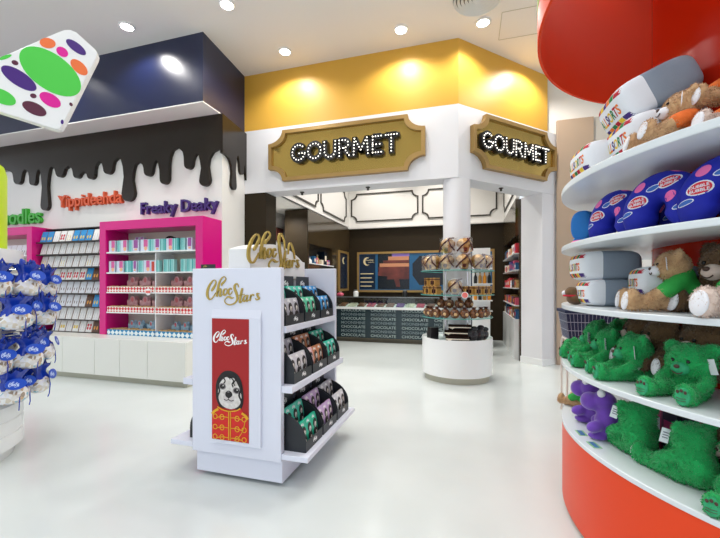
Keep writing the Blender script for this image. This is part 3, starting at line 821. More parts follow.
for z, items, hh, w in rows:
    x = -5.245; n = {}
    for i, (k, wd) in enumerate(items):
        if x + wd > -3.66: break
        n[k] = n.get(k, 0) + 1
        gift_box(x + wd / 2, z, wd, .06, hh, k, f'{cw[k]} upright gift box, {ORD[i + 1]} from the cabinet\'s rack side on its {w} shelf', f'upright gift boxes on the {w} pink shelf')
        x += wd + (.035 if k in ('pink', 'violet') and i < 5 else .006) + (.03 if i > 9 else 0)
for i, x in enumerate((-4.18, -4.08, -3.88, -3.78, -3.70)):
    gift_box(x, 1.5405, .085, .06, .18, 'mint', f'mint striped upright gift box, {ORD[i + 1]} past the divider on the second shelf', 'upright gift boxes past the divider')
for i, x in enumerate((-4.95, -4.86)):
    gift_box(x, 1.8455, .08, .05, .25, 'violet', f'taller violet box standing behind the top row, {["first", "second"][i]} of two', 'tall violet boxes behind', y=4.56)
# round tin behind the top row
rt = thing('round_tin', 'dark round tin standing behind boxes on the top pink shelf', 'tin', (-4.32, 4.6, 1.8455))
MB().cyl(0, 0, .12, -.03, .03, 28, M=Matrix.Translation((0, 0, .1205)) @ Matrix.Rotation(R(90), 4, 'X')).build('tin_body', M['box_violet'], rt)
MB().cyl(0, 0, .123, .0301, .045, 28, M=Matrix.Translation((0, 0, .1235)) @ Matrix.Rotation(R(90), 4, 'X')).build('tin_lid', M['choc_dark'], rt)

# chequered trays with crown boxes
checker('check_red', '#d3202c', '#f3e6e0', 26); checker('check_blue', '#1283b8', '#e6f0f2', 18)
mat('crown_pink', '#f0bfc2', .45, noise=(26, '#d596a0')); mat('crown_blue', '#bfe0f2', .45, noise=(26, '#93bcd8')); mat('rose', '#e0757c', .4); mat('toffee', '#e0c08a', .4, noise=(25, '#b98a52'))
def check_tray(colour):
    p = thing('check_tray', '', 'sweet tray')
    mb = MB()
    w, d, hh = .108, .1, .08
    mb.box(-w, w, 0, .006, .0005, hh).box(-w, w, d * 2 - .006, d * 2, .0005, hh).box(-w, -w + .006, .006, d * 2 - .006, .0005, hh).box(w - .006, w, .006, d * 2 - .006, .0005, hh).box(-w + .006, w - .006, .006, d * 2 - .006, .0005, .006)
    mb.build('tray_body', M[colour], p, smooth=0)
    fb = MB()
    rnd = random.Random(3)
    for i in range(5):
        for j in range(3): fb.ell((-.08 + .04 * i + rnd.uniform(-.005, .005), .045 + .055 * j, .07 + rnd.uniform(-.004, .012)), (.022, .028, .016), n=8, k=5)
    fo = fb.build('sweet_filling', M['toffee'], p); fo['kind'] = 'stuff'
    return p
def crown_box(cm):
    p = thing('crown_box', '', 'crown box')
    out = [(-.1, 0), (.1, 0), (.112, .135), (.09, .15), (.062, .13), (.048, .165), (.03, .188), (0, .197), (-.03, .188), (-.048, .165), (-.062, .13), (-.09, .15), (-.112, .135)]
    MB().prism(out, 'xz', 0, .006).prism(out, 'xz', .084, .09).box(-.1, .1, .006, .084, .0005, .08).build('crown_body', M[cm], p, smooth=0)
    MB().add([(.03 * math.cos(2 * PI * i / 16), -.001, .15 + .03 * math.sin(2 * PI * i / 16)) for i in range(16)] + [(.03 * math.cos(2 * PI * i / 16), -.0001, .15 + .03 * math.sin(2 * PI * i / 16)) for i in range(16)],
             [tuple(range(16)), tuple(range(31, 15, -1))] + [(i, (i + 1) % 16, 16 + (i + 1) % 16, 16 + i) for i in range(16)]).build('round_badge', M['rose'], p)
    MB().box(.055, .08, -.001, -.0001, .03, .05).box(-.08, -.055, -.001, -.0001, .03, .05).build('corner_mark', M['choc_dark'], p)
    return p
for z, w, tc, cm, cn in ((1.2455, 'third', 'check_red', 'crown_pink', 'red'), (.9455, 'fourth', 'check_red', 'crown_pink', 'red'), (.6015, 'lowest', 'check_blue', 'crown_blue', 'blue')):
    t0, c0 = check_tray(tc), crown_box(cm)
    xs = [-5.145 + .223 * i for i in range(4)] + [-4.236 + .223 * i for i in range(3)]
    for i, x in enumerate(xs):
        o = t0 if i == 0 else dup(t0, (x, 4.312, z))
        o.location = (x, 4.312, z); o['group'] = f'{cn} chequered trays on the {w} pink shelf'
        o['label'] = f'{cn} and white chequered tray of sweets, {ORD[i + 1]} from the rack along the {w} shelf'
    cx = [-5.02, -4.77, -4.53, -4.18, -3.94, -3.74] if cm == 'crown_pink' else [-5.03, -4.88, -4.66, -4.5, -4.2, -4.03, -3.86, -3.72]
    for i, x in enumerate(cx):
        sc = .95 if cm == 'crown_pink' else .82
        o = c0 if i == 0 else dup(c0, (x, 4.575, z))
        o.location = (x, 4.54, z + .0); o.scale = (sc if cm == 'crown_pink' else sc * .8, sc, sc * 1.25); o['group'] = f'crown boxes on the {w} pink shelf'
        o['label'] = f'{"pink" if cm == "crown_pink" else "pale blue"} crown shaped box behind the trays, {ORD[i + 1]} from the rack on the {w} shelf'
ss = thing('price_disc', 'small pink and white disc hanging on the third pink shelf edge', 'label', (-4.46, 4.298, 1.25))
MB().cyl(0, 0, .05, -.003, .003, 24, M=Matrix.Rotation(R(90), 4, 'X')).build('disc', M['white_plastic'], ss)
MB().box(-.043, .043, -.0045, -.0031, -.018, .018).build('red_band', M['pink_disc'], ss)

# ------------------------------------------------------------------ rack of slim boxes between the pink shelves
mat('rack_dark', '#2c241f', .5); mat('bar_white', '#f3f1ee', .35); mat('bar_edge', '#8d5a3a', .45); mat('bar_blue', '#2b94d4', .35); mat('bar_yellow', '#e7c85a', .4); mat('bar_red', '#cf2b3b', .4); mat('bar_pale', '#e6e6ec', .35)
mat('bar_brown', '#5a3418', .4); mat('bar_orange', '#e89a2a', .4); mat('bar_navy', '#272a6a', .4); mat('bar_grey', '#d4d2d6', .4)
mat('rack_back', '#8c6f5c', .5)
rk = thing('bar_rack', 'dark metal rack with eight ledges of slim boxes between the pink shelving', 'rack', (-6.1, 4.6, .601))
T = Matrix.Translation((6.1, -4.6, -.601))
MB().box(-6.83, -5.395, 4.68, 4.715, .601, 2.28, M=T).build('rear_panel', M['rack_back'], rk)
MB().box(-6.83, -5.395, 4.50, 4.68, 2.27, 2.285, M=T).build('top_rail', M['rack_dark'], rk)
ROWZ = [2.046, 1.845, 1.636, 1.43, 1.218, 1.008, .802, .607]
for z in ROWZ:
    MB().box(-6.83, -5.395, 4.36, 4.679, z - .012, z - .001, M=T).box(-6.83, -5.395, 4.352, 4.36, z - .014, z + .004, M=T).build('ledge', M['rack_dark'], rk)
SB = {}
def slim_box(x, z, style, label, group):
    p = thing('slim_box', label, 'slim box', (x, 4.40, z + .001), group=group, rot=(R(-15), 0, 0))
    if style not in SB:
        w, hh, d = .058, .192, .028
        body = {'blue': 'bar_blue', 'red': 'bar_white', 'white': 'bar_white', 'pale': 'bar_white', 'brown': 'bar_brown', 'navy': 'bar_navy', 'grey': 'bar_pale', 'yellow': 'bar_white'}[style]
        a = MB()
        a.box(-w, w + .006, 0, d, 0, hh, 0).box(-w - .012, -w - .0005, .002, d + .02, 0, hh * .98, 1)
        ma = a.mesh('carton', [M[body], M['bar_edge']], 0)
        bmb = MB()
        mk = {'blue': 'bar_yellow', 'red': 'bar_red', 'white': 'bar_grey', 'pale': 'bar_yellow', 'brown': 'bar_orange', 'navy': 'bar_pale', 'grey': 'bar_brown', 'yellow': 'bar_yellow'}[style]
        for s in (-1, 1):
            if style in ('blue', 'brown', 'grey'):
                bmb.ell((s * .026, -.0006, .07), (.016, .001, .03) if style != 'grey' else (.008, .001, .026), n=10, k=6)
            elif style == 'red':
                bmb.ell((s * .026, -.0006, .06), (.02, .001, .025), n=10, k=6).ell((s * .026, -.0006, .11), (.02, .001, .025), n=10, k=6)
            elif style == 'navy':
                for q in range(3): bmb.ell((s * .028, -.0006, .04 + .045 * q), (.012, .001, .012), n=8, k=4)
            elif style == 'yellow':
                bmb.box(s * .026 - .02, s * .026 + .02, -.001, -.0001, .05, .1)
            else:
                bmb.box(s * .026 - .006, s * .026 + .004, -.001, -.0001, .05, .12).box(s * .026 - .012, s * .026 + .012, -.001, -.0001, .03, .04)
        SB[style] = (ma, bmb.mesh('print_pattern', M[mk], 20))
    part('carton', SB[style][0], p); part('print_pattern', SB[style][1], p)
styles = [['blue', 'blue', 'white', 'red', 'pale', 'blue', 'blue', 'blue', 'white', 'blue'], ['white'] * 10, ['pale', 'white', 'white', 'pale', 'white', 'white', 'white', 'pale', 'white', 'white'],
          ['red', 'blue', 'yellow', 'red', 'red', 'red', 'red', 'blue', 'brown', 'navy'], ['grey'] * 10, ['grey', 'blue', 'grey', 'grey', 'grey', 'grey', 'grey', 'brown', 'blue', 'blue'],
          ['white'] * 10, ['red', 'grey', 'white', 'yellow', 'white', 'yellow', 'white', 'red', 'brown', 'brown']]
sw = {'blue': 'blue', 'red': 'white and red', 'white': 'white', 'pale': 'white with yellow', 'brown': 'brown and orange', 'navy': 'navy', 'grey': 'pale grey', 'yellow': 'white and yellow'}
for r, z in enumerate(ROWZ):
    for i in range(10):
        x = -5.47 - .1425 * (9 - i)
        u, v, _ = seen_at(x, 4.4, z + .1)
        if u < (36 if r < 3 else 54): continue
        slim_box(x, z, styles[r][i], f'{sw[styles[r][i]]} slim box, {ORD[10 - i]} from the pink shelving on the rack\'s {ORD[r + 1]} ledge down', f'slim boxes on the {ORD[r + 1]} ledge')
for i in range(4):
    x = -7.62 + .13 * i
    slim_box(x, 1.846, 'grey', f'pale slim box on the half hidden pink shelving, {ORD[4 - i]} from its near post', 'slim boxes on the half hidden shelving')

# ------------------------------------------------------------------ blue bag stand with the lime column
GX, GY = -3.92, 1.69
gd = thing('bag_stand', 'round white stand of blue treat bags with a lime column on top', 'display stand', (GX, GY, 0))
MB().cyl(0, 0, .55, 0, .085, 64).build('plinth', M['white_gloss'], gd)
MB().lathe([(0, .0855), (.605, .0855), (.605, .19), (.60, .193), (.60, .197), (.605, .2), (.605, .30), (.60, .303), (.60, .307), (.605, .31), (.605, .415), (0, .415)], 72).build('drum', M['white_gloss'], gd)
MB().cyl(0, 0, .47, .4155, 1.519, 64).build('core', M['white_soft'], gd)
MB().cyl(0, 0, .605, 1.52, 1.625, 72).build('cap', M['white_gloss'], gd)
lc = MB().lathe([(0, 1.6255), (.505, 1.6255), (.505, 2.24), (.49, 2.30), (.44, 2.335), (0, 2.345)], 64).build('lime_column', M['lime_bright'], gd)
mat('bag_blue', '#0c36a8', .25, coat=.3); mat('tag_blue', '#1a4cbd', .3); mat('tag_script', '#c3d3f4', .4); mat('bag_blue_dark', '#0a2a86', .25)
blotch('bag_mix', ['#e9e6e0', '#dcd2c0', '#f0eeea', '#a89684', '#e4e2de', '#8fbfd0', '#dcd8d4', '#d2b48c', '#eeeeee', '#e8e8ee', '#f4f2ee'], 42, .15)
def bag_meshes(seed):
    rnd = random.Random(seed)
    a = MB()
    prof = [(0, .02), (.06, .023), (.096, .045), (.105, .085), (.095, .13), (.065, .16), (.03, .175)]
    V, F, n = [], [], 20
    for r, z in prof[1:]:
        for i in range(n):
            t = 2 * PI * i / n; w = 1 + .06 * math.sin(3 * t + seed) + rnd.uniform(-.03, .03)
            V.append((r * .62 * math.cos(t) * w, r * math.sin(t) * w, z))
    V.append((0, 0, .02))
    for k in range(len(prof) - 2):
        for i in range(n): F.append((k * n + i, k * n + (i + 1) % n, (k + 1) * n + (i + 1) % n, (k + 1) * n + i))
    for i in range(n): F.append((len(V) - 1, (i + 1) % n, i))
    F.append(tuple(range((len(prof) - 2) * n, (len(prof) - 1) * n)))
    a.add(V, F)
    b = MB(); V, F = [], []
    n = 28
    for k, (r, z) in enumerate([(.092, .125), (.08, .16), (.055, .188), (.06, .215), (.1, .258)]):
        for i in range(n):
            t = 2 * PI * i / n; ru = (1 + (.10 if k > 2 else .07) * math.sin(t * 7 + k * .3) + rnd.uniform(-.05, .05))
            V.append((r * .6 * math.cos(t) * ru, r * math.sin(t) * ru, z + (rnd.uniform(-.014, .014) if k == 4 else 0)))
    for k in range(4):
        for i in range(n): F.append((k * n + i, k * n + (i + 1) % n, (k + 1) * n + (i + 1) % n, (k + 1) * n + i))
    b.add(V, F)
    for s in (-1, 1):
        b.tube([(0.01, s * .02, .2), (.012, s * .05, .25), (.005, s * .035, .295), (-.005, s * .015, .25), (0, s * .01, .21)], .013, 6)
    b.tube([(.05, .02, .16), (.062, .03, .08), (.06, .028, .0), (.05, .03, -.03)], .004, 5)
    c = MB()
    Tt = Matrix.Translation((.085, 0, .17)) @ Matrix.Rotation(R(-14), 4, 'Y')
    c.add([(0, .062 * math.cos(2 * PI * i / 24), .041 * math.sin(2 * PI * i / 24)) for i in range(24)] + [(.004, .062 * math.cos(2 * PI * i / 24), .041 * math.sin(2 * PI * i / 24)) for i in range(24)],
          [tuple(range(24)), tuple(range(47, 23, -1))] + [(i, (i + 1) % 24, 24 + (i + 1) % 24, 24 + i) for i in range(24)], 0, Tt)
    d = MB()
    f = lambda x, y, s: tuple(Tt @ Vector((.0042 + .001 * s, -.042 + x * .084, -.022 + y * .085)))
    script_into(d, f, 3, 1.6, SCRIPT[:7])
    return a.mesh('clear_bag', M['bag_mix'], 60), b.mesh('gathered_top', M['bag_blue'], 60), c.mesh('oval_tag', M['tag_blue'], 30), d.mesh('script_mark', M['tag_script'], 0)
BM = [bag_meshes(s) for s in (1, 2, 3)]
rnd = random.Random(11)
TIERN = ['top', 'second', 'third', 'lowest']
for r, z in enumerate((1.245, 1.0, .70, .44)):
    q = 0
    for k in range(24):
        a = -36 + 15.5 * k + (7 if r % 2 else 0)
        if a > 132: break
        rr = .68 + (.0 if (k + r) % 2 else .07) - (.04 if r == 3 else 0)
        x, y = GX + rr * math.cos(R(a)), GY + rr * math.sin(R(a))
        u, v, dd = seen_at(x, y, z + .1)
        if u < -14: continue
        q += 1
        zz = z + rnd.uniform(-.02, .02)
        b = thing('treat_bag', f'clear treat bag with gathered blue top, {ORD[q]} around the {TIERN[r]} tier of the stand', 'bag', (x, y, zz), group='blue topped bags on the round stand', rot=(rnd.uniform(-.1, .1), rnd.uniform(-.1, .05), R(a + rnd.uniform(-22, 22) - 14)))
        m = BM[(k + r) % 3]
        for nme, me in zip(('clear_bag', 'gathered_top', 'oval_tag', 'script_mark'), m):
            if nme == 'script_mark':
                part(nme, me, tagp)
            else: tagp = part(nme, me, b)
        L = rr - .46
        hk = MB().tube([(-L / 1, 0, .262), (-.03, 0, .262), (.012, 0, .268), (.016, 0, .285)], .005, 6)
        hk.build('hook', M['chrome'], b)

# polka dot topper: outline and dots in the panel's own plane (s along, z up)
DX, DY = 1.2 / 1.562, 1 / 1.562
P0 = Vector((-2.21, 2.47, 0))   # a point of the vertical plane with normal (1, -1.2)
def plane_pt(u, v):
    r = ray(u, v); t = (P0.x - 1.2 * P0.y) / (r[0] - 1.2 * r[1])
    x, y, z = r[0] * t, r[1] * t, EYE + r[2] * t
    return ((x - P0.x) * DX + (y - P0.y) * DY, z)
corner = [(-70, 88), (58, 32), (64, 29.8), (70, 29.5), (76, 32), (95, 49), (97.5, 53), (96.5, 57.5), (63, 124), (60, 128.5), (55, 129), (-75, 88)]
pd = thing('polka_dot_sign', 'white hanging panel with bright polka dots high beside the navy bulkhead', 'sign', (P0.x, P0.y, 3.2), math.atan2(DY, DX))
pts = [plane_pt(u, v) for u, v in corner]
pts = [(s, z - 3.2) for s, z in pts]
MB().prism(pts, 'xz', 0, .07).build('panel', M['white_plastic'], pd, bevel=.012)
dots = [('d_green', '#4fd04a', 200, 285, 142, 70, 35), ('d_purple', '#45187c', 75, 312, 82, 29, 33), ('d_purple', '', 303, 188, 48, 17, 37), ('d_orange', '#f5763a', 315, 268, 42, 21, 42),
        ('d_orange', '', 190, 172, 32, 20, 10), ('d_magenta', '#e40a9a', 200, 398, 47, 24, 30), ('d_magenta', '', 248, 207, 26, 17, 35), ('d_maroon', '#5a1c38', 137, 433, 52, 23, 25), ('d_maroon', '', 60, 250, 14, 9, 20),
        ('d_maroon', '', 133, 382, 13, 9, 15), ('d_maroon', '', 283, 416, 8, 6, 50), ('d_green', '', 8, 385, 60, 27, 25), ('d_purple', '', 248, 486, 6, 9, 0), ('d_green', '', 22, 228, 26, 7, -20)]
dm, ms = {}, []
for n, c, *_ in dots:
    if n not in dm: dm[n] = len(ms); ms.append(mat(n, c, .4))
for n, c, cx, cy, a, b, an in dots:
    k = 36; q = []
    for i in range(k):
        t = 2 * PI * i / k; ex, ey = a * math.cos(t), b * math.sin(t); ca, sa = math.cos(R(an)), math.sin(R(an))
        s, z = plane_pt((cx + ex * ca - ey * sa) / 3.983, (cy + ex * sa + ey * ca) / 3.983); q.append((s, z - 3.2))
    MB().prism(q, 'xz', -.0025, -.0001).build('polka_dot', ms[dm[n]], pd, smooth=0)
s0, z0 = plane_pt(-40, 90)
MB().cyl(s0, .035, .012, z0 - 3.2, 1.649, 10).build('hanging_rod', M['chrome'], pd)

# ------------------------------------------------------------------ chocolate counter in the shop
mat('counter_panel', '#1d3138', .2); mat('pale_letters', '#9fb0ae', .5); mat('teal_letters', '#76888c', .5); mat('fudge', '#5a2f1e', .4, noise=(14, '#9c6a50')); mat('pink_sweet', '#c8506a', .4); mat('cream_sweet', '#e9dcc6', .4); mat('violet_sweet', '#6a3a8a', .4)
ct = thing('chocolate_counter', 'dark teal shop counter with rows of pale lettering under a glass display case', 'counter', (-1.3, 8.7, 0))
T = Matrix.Translation((1.3, -8.7, 0))
MB().box(-3.09, .45, 8.47, 9.05, 0, .075, M=T).build('toe_kick', M['dark_bronze'], ct)
MB().box(-3.09, .45, 8.43, 9.1, .0755, .775, M=T).build('body', M['counter_panel'], ct)
MB().box(-3.09, .45, 8.39, 9.12, .7755, .83, M=T).build('ledge', M['white_gloss'], ct, bevel=.004)
MB().box(-3.09, .45, 8.425, 8.4299, .076, .1, M=T).build('bronze_strip', M['dark_bronze'], ct)
MB().box(-3.085, .445, 8.42, 8.426, .831, 1.06, M=T).build('glass_front', M['glass'], ct)
MB().box(-3.085, .445, 8.42, 8.85, 1.0605, 1.07, M=T).build('glass_top', M['glass'], ct)
MB().box(-3.085, .445, 8.415, 8.42, 1.055, 1.075, M=T).build('glass_edge', M['steel'], ct)
for x in (-2.2, -1.32, -.44):
    MB().box(x, x + .006, 8.4265, 8.85, .831, 1.06, M=T).build('glass_divider', M['glass'], ct)
for row in range(7):
    z = .13 + .0985 * row
    for c in range(5):
        x = -2.93 + .735 * c
        if x + .6 > .44: continue
        f = lambda a, b, d: tuple(T @ Vector((x + a, 8.4299 - .002 - d, z + b)))
        wm = MB()
        if row % 2 == 0: text_into(wm, 'CHOCOLATE', f, .60, .001, 0.012, height=.062)
        else: text_into(wm, 'MOONSHINE', f, .60, .001, 0.012, height=.062)
        wm.build('lettering', M['teal_letters' if row % 2 else 'pale_letters'], ct, smooth=0)
fw = ['fudge', 'cream_sweet', 'fudge', 'pink_sweet', 'fudge', 'fudge', 'violet_sweet', 'cream_sweet', 'pink_sweet', 'fudge', 'fudge', 'cream_sweet', 'fudge']
fn = {'fudge': 'brown', 'cream_sweet': 'cream', 'pink_sweet': 'pink', 'violet_sweet': 'violet'}
for i, m in enumerate(fw):
    x = -2.93 + .235 * i
    t = thing('fudge_tray', f'white tray of {fn[m]} fudge in the glass case, {ORD[i + 1]} along from the wall end', 'fudge tray', (x, 8.62, .8305), group='fudge trays in the glass case', rot=(R(12), 0, 0))
    MB().box(-.114, .114, -.17, .15, .0, .03).build('tray', M['white_plastic'], t, bevel=.004)
    mb = MB()
    for a in range(2):
        for bb in range(3): mb.box(-.09 + .092 * a, -.004 + .092 * a, -.135 + .092 * bb, -.05 + .092 * bb, .0301, .058)
    fo = mb.build('fudge_block', M[m], t, bevel=.004)
for k, (x, c, nme) in enumerate(((-2.62, 'white_plastic', 'white lidded jar'), (-1.42, 'black', 'dark tall bottle'), (-.42, 'gold_foil', 'gold foil jar'))):
    p = thing('counter_jar', f'{nme} standing on the glass counter top', 'jar', (x, 8.62, 1.0705))
    MB().lathe([(0, 0), (.06, 0), (.062, .11), (.045, .13), (.045, .14), (0, .14)], 20).build('jar_body', M[c], p)
    MB().cyl(0, 0, .05, .1405, .165, 20).build('lid', M['steel'], p)
p = thing('sweet_bag', 'pink and white sweet bag on the counter by the kiosk corner', 'bag', (-2.98, 8.5, 1.0705))
MB().ell((0, 0, .05), (.09, .06, .05), n=16, k=8).build('bag_body', M['pink_sweet'], p); MB().cyl(0, 0, .015, .09, .12, 8, r1=.04).build('gathered_top', M['cream_sweet'], p)

# menu boards
mat('screen_navy', '#10243c', .25); mat('screen_blue', '#1d5a86', .3); mat('screen_dark', '#0b1420', .25); mat('choc_slab', '#4a2224', .4, noise=(3, '#7a3c34')); mat('choc_light', '#c88a66', .4); mat('sky_violet', '#8d74c8', .4)
mat('moon', '#e8d8a8', .4)
mb_ = thing('menu_board', 'wide gold framed menu board with chocolate picture on the rear shop wall', 'menu board', (-1.0, 9.6, 1.7))
T = Matrix.Translation((1.0, -9.6, -1.7))
x0, x1, z0, z1 = -2.87, .62, 1.16, 2.23
f = MB().box(x0, x1, 9.55, 9.599, z1 - .055, z1, M=T).box(x0, x1, 9.55, 9.599, z0, z0 + .055, M=T).box(x0, x0 + .055, 9.55, 9.599, z0 + .055, z1 - .055, M=T).box(x1 - .055, x1, 9.55, 9.599, z0 + .055, z1 - .055, M=T)
f.build('frame', M['gold_frame'], mb_)
MB().box(x0 + .056, x1 - .056, 9.575, 9.598, z0 + .056, z1 - .056, M=T).build('blue_panel', M['screen_blue'], mb_)
tp = MB().box(-2.80, -2.37, 9.572, 9.5748, 1.24, 2.15, M=T).build('text_panel', M['screen_navy'], mb_)
lm = MB()
f = lambda s, dx, dz: lambda a, b, d: tuple(T @ Vector((dx + a, 9.5718 - .001 - d, dz + b)))
for a0, rad, off in ((0, .1, .04),):
    A = arc(-2.60, 1.98, .1, .11, 60, 300, 16); B = arc(-2.57, 1.98, .075, .09, 300, 60, 16)
    lm.prism(A + B, 'xz', 9.5705, 9.5717, M=T)
text_into(lm, 'Chocolate', f(0, -2.66, 2.0), .24, .001, .01)
text_into(lm, 'moonshine', f(0, -2.56, 1.95), .16, .001, .01)
for k, w in enumerate(('Gourmet fudge', 'Hand made', 'A sweet treat', 'chocolate bars')[:0]): pass
lm.build('logo_mark', M['moon'], tp, smooth=0)
for k in range(4):
    MB().box(-2.78, -2.42 + .0 - .05 * (k % 2), 9.5705, 9.5717, 1.64 - .11 * k, 1.662 - .11 * k, M=T).build('text_line', M['moon'], tp, smooth=0)
pc = MB().box(-2.30, -1.46, 9.572, 9.5748, 1.24, 2.19, M=T).build('picture_panel', M['screen_dark'], mb_)
pb = MB()
pb.box(-1.92, -1.46, 9.571, 9.5718, 2.1, 2.19, 2, M=T)
for k, (xa, za, zb, mi) in enumerate(((-2.02, 2.0, 2.1, 1), (-2.16, 1.93, 2.0, 0), (-2.25, 1.83, 1.92, 1), (-2.28, 1.70, 1.83, 0), (-2.05, 1.5, 1.70, 0))):
    pb.box(xa, -1.47, 9.5700 - .0002 * k, 9.5716, za, zb, mi, M=T)
pb.prism([(-2.29, 1.70), (-1.75, 1.70), (-1.70, 1.3), (-1.80, 1.3), (-1.88, 1.56), (-2.29, 1.6)], 'xz', 9.568, 9.5716, 0, M=T)
pb.build('chocolate_slabs', [M['choc_slab'], M['choc_light'], M['sky_violet']], pc, smooth=0)
dp = MB().prism([(-1.38, 1.6), (-1.2, 1.35), (-.5, 1.35), (-.4, 1.55), (-.4, 1.95), (-.55, 2.1), (-1.2, 2.1), (-1.38, 1.9)], 'xz', 9.572, 9.5748, M=T).build('list_panel', M['screen_dark'], mb_)
MB().box(-.3, .5, 9.572, 9.5748, 1.26, 2.14, M=T).build('text_panel', M['screen_navy'], mb_)
sb = thing('side_menu_board', 'narrow gold framed navy board on the side wall of the shop', 'menu board', (-3.1, 9.04, 1.7))
T = Matrix.Translation((3.1, -9.04, -1.7))
MB().box(-3.099, -3.06, 8.67, 9.42, 1.2, 1.255, M=T).box(-3.099, -3.06, 8.67, 9.42, 2.165, 2.22, M=T).box(-3.099, -3.06, 8.67, 8.725, 1.255, 2.165, M=T).box(-3.099, -3.06, 9.365, 9.42, 1.255, 2.165, M=T).build('frame', M['gold_frame'], sb)
MB().box(-3.098, -3.08, 8.726, 9.364, 1.256, 2.164, M=T).build('panel', M['screen_navy'], sb)
A = arc(9.05, 1.98, .1, .09, 60, 300, 14); B = arc(9.1, 1.98, .07, .07, 300, 60, 14)
MB().prism(A + B, 'yz', -3.0799, -3.078, M=T).build('moon_mark', M['moon'], sb, smooth=0)

# niche goods
ng = [('tall black bottle', .05, .24, 'black'), ('white jar', .06, .12, 'white_plastic'), ('blue box', .07, .16, 'screen_blue'), ('red white carton', .06, .14, 'pink_sweet'), ('gold bottle', .05, .2, 'gold_foil'), ('white packet', .07, .11, 'cream_sweet'), ('dark box', .09, .3, 'screen_dark'), ('pink packet', .07, .12, 'pink_sweet'), ('violet packet', .06, .13, 'violet_sweet')]
for i, (n, w, hh, m) in enumerate(ng):
    y = 7.03 + .14 * i
    p = thing('shelf_product', f'small {n} on the wall niche shelf, {ORD[i + 1]} from the passage end', 'packet', (-3.2, y, 1.801), group='goods in the wall niche')
    if 'bottle' in n or 'jar' in n: MB().lathe([(0, 0), (w * .8, 0), (w * .8, hh * .6), (w * .35, hh * .75), (w * .35, hh), (0, hh)], 16).build('container', M[m], p); MB().cyl(0, 0, w * .4, hh + .0005, hh + .02, 12).build('lid', M['steel'], p)
    else: MB().box(-w, w, -w * .8, w * .8, 0, hh).build('carton', M[m], p, bevel=.003); MB().box(w, w + .001, -w * .5, w * .5, hh * .3, hh * .7).build('print', M['cream_sweet'], p)
pf = thing('wooden_picture', 'small red-brown framed picture on the passage wall behind the dark pilaster', 'picture', (-3.9, 7.15, 2.43))
MB().box(.001, .03, -.14, .14, -.14, .14).build('frame', M['ribbon_brown'], pf); MB().box(.0301, .034, -.1, .1, -.1, .1).build('picture_face', M['choc_slab'], pf)

# shelves in the recess of the right wall
sh = thing('wall_shelving', 'white shelves of boxed sweets in the dark side wall near the pillar', 'shelving', (1.0, 8.3, 0))
T = Matrix.Translation((-1.0, -8.3, 0))
MB().box(.80, 1.19, 7.21, 9.41, 0.0, .73, M=T).build('base_cabinet', M['white_gloss'], sh)
for y in (7.65, 8.1, 8.55, 9.0): MB().box(.7985, .7999, y, y + .006, .05, .70, M=T).build('door_seam', M['toe_grey'], sh)
for z in (1.93, 1.63, 1.30, .985): MB().box(.80, 1.19, 7.21, 9.41, z - .02, z, M=T).build('shelf', M['white_gloss'], sh)
pal = ['white_plastic', 'gold_foil', 'screen_blue', 'pink_sweet', 'bar_red', 'bar_orange', 'cream_sweet', 'bar_brown', 'violet_sweet']
rnd = random.Random(5)
nm = {'white_plastic': 'white', 'gold_foil': 'gold', 'screen_blue': 'blue', 'pink_sweet': 'pink', 'bar_red': 'red', 'bar_orange': 'orange', 'cream_sweet': 'cream', 'bar_brown': 'brown', 'violet_sweet': 'violet'}
for s, z in enumerate((1.93, 1.63, 1.30, .985, .73)):
    for i in range(9):
        m = 'bar_red' if s == 2 and i > 3 else rnd.choice(pal); hh = rnd.uniform(.12, .2)
        p = thing('sweet_carton', f'{nm[m]} sweet carton, {ORD[i + 1]} from the pillar on the {["top", "second", "third", "fourth", "lowest"][s]} wall shelf', 'box', (.83, 7.33 + .235 * i, z + .0005), group='cartons on the side wall shelves')
        MB().box(0, .12, -.085, .085, 0, hh).build('carton', M[m], p)
        MB().box(-.001, -.0001, -.06, .06, hh * .3, hh * .7).build('print', M[rnd.choice(pal)], p)

# white tower behind the round display
tw = thing('white_shelf_tower', 'white shelf tower with dark gold bottles behind the round display', 'shelving', (.25, 7.6, 0))
MB().box(-.17, .17, .1, .14, 0, 2.08).build('rear_panel', M['white_gloss'], tw)
for z in (.86, 1.06, 1.38, 1.68): MB().box(-.17, .2, -.12, .0995, z - .02, z).build('shelf', M['white_gloss'], tw)
MB().box(-.17, .17, -.1, .0995, 0, .12).build('tower_base', M['white_gloss'], tw)
for s, z in enumerate((1.06, 1.38, 1.68)):
    for i in range(4):
        mm = ['bar_orange', 'black', 'kraft_gold'][(s + i) % 3]
        p = thing('tower_bottle', f'{["amber", "black", "gold"][(s + i) % 3]} bottle on the white tower, {ORD[i + 1]} on its {["lower", "middle", "upper"][s]} shelf', 'bottle', (.25 - .11 + .085 * i, 7.58, z + .0005), group='bottles on the white tower')
        MB().lathe([(0, 0), (.032, 0), (.032, .13), (.012, .17), (.012, .2), (0, .2)], 14).build('bottle_body', M[mm], p)
        MB().cyl(0, 0, .015, .2005, .225, 10).build('cap', M['gold_frame'], p)
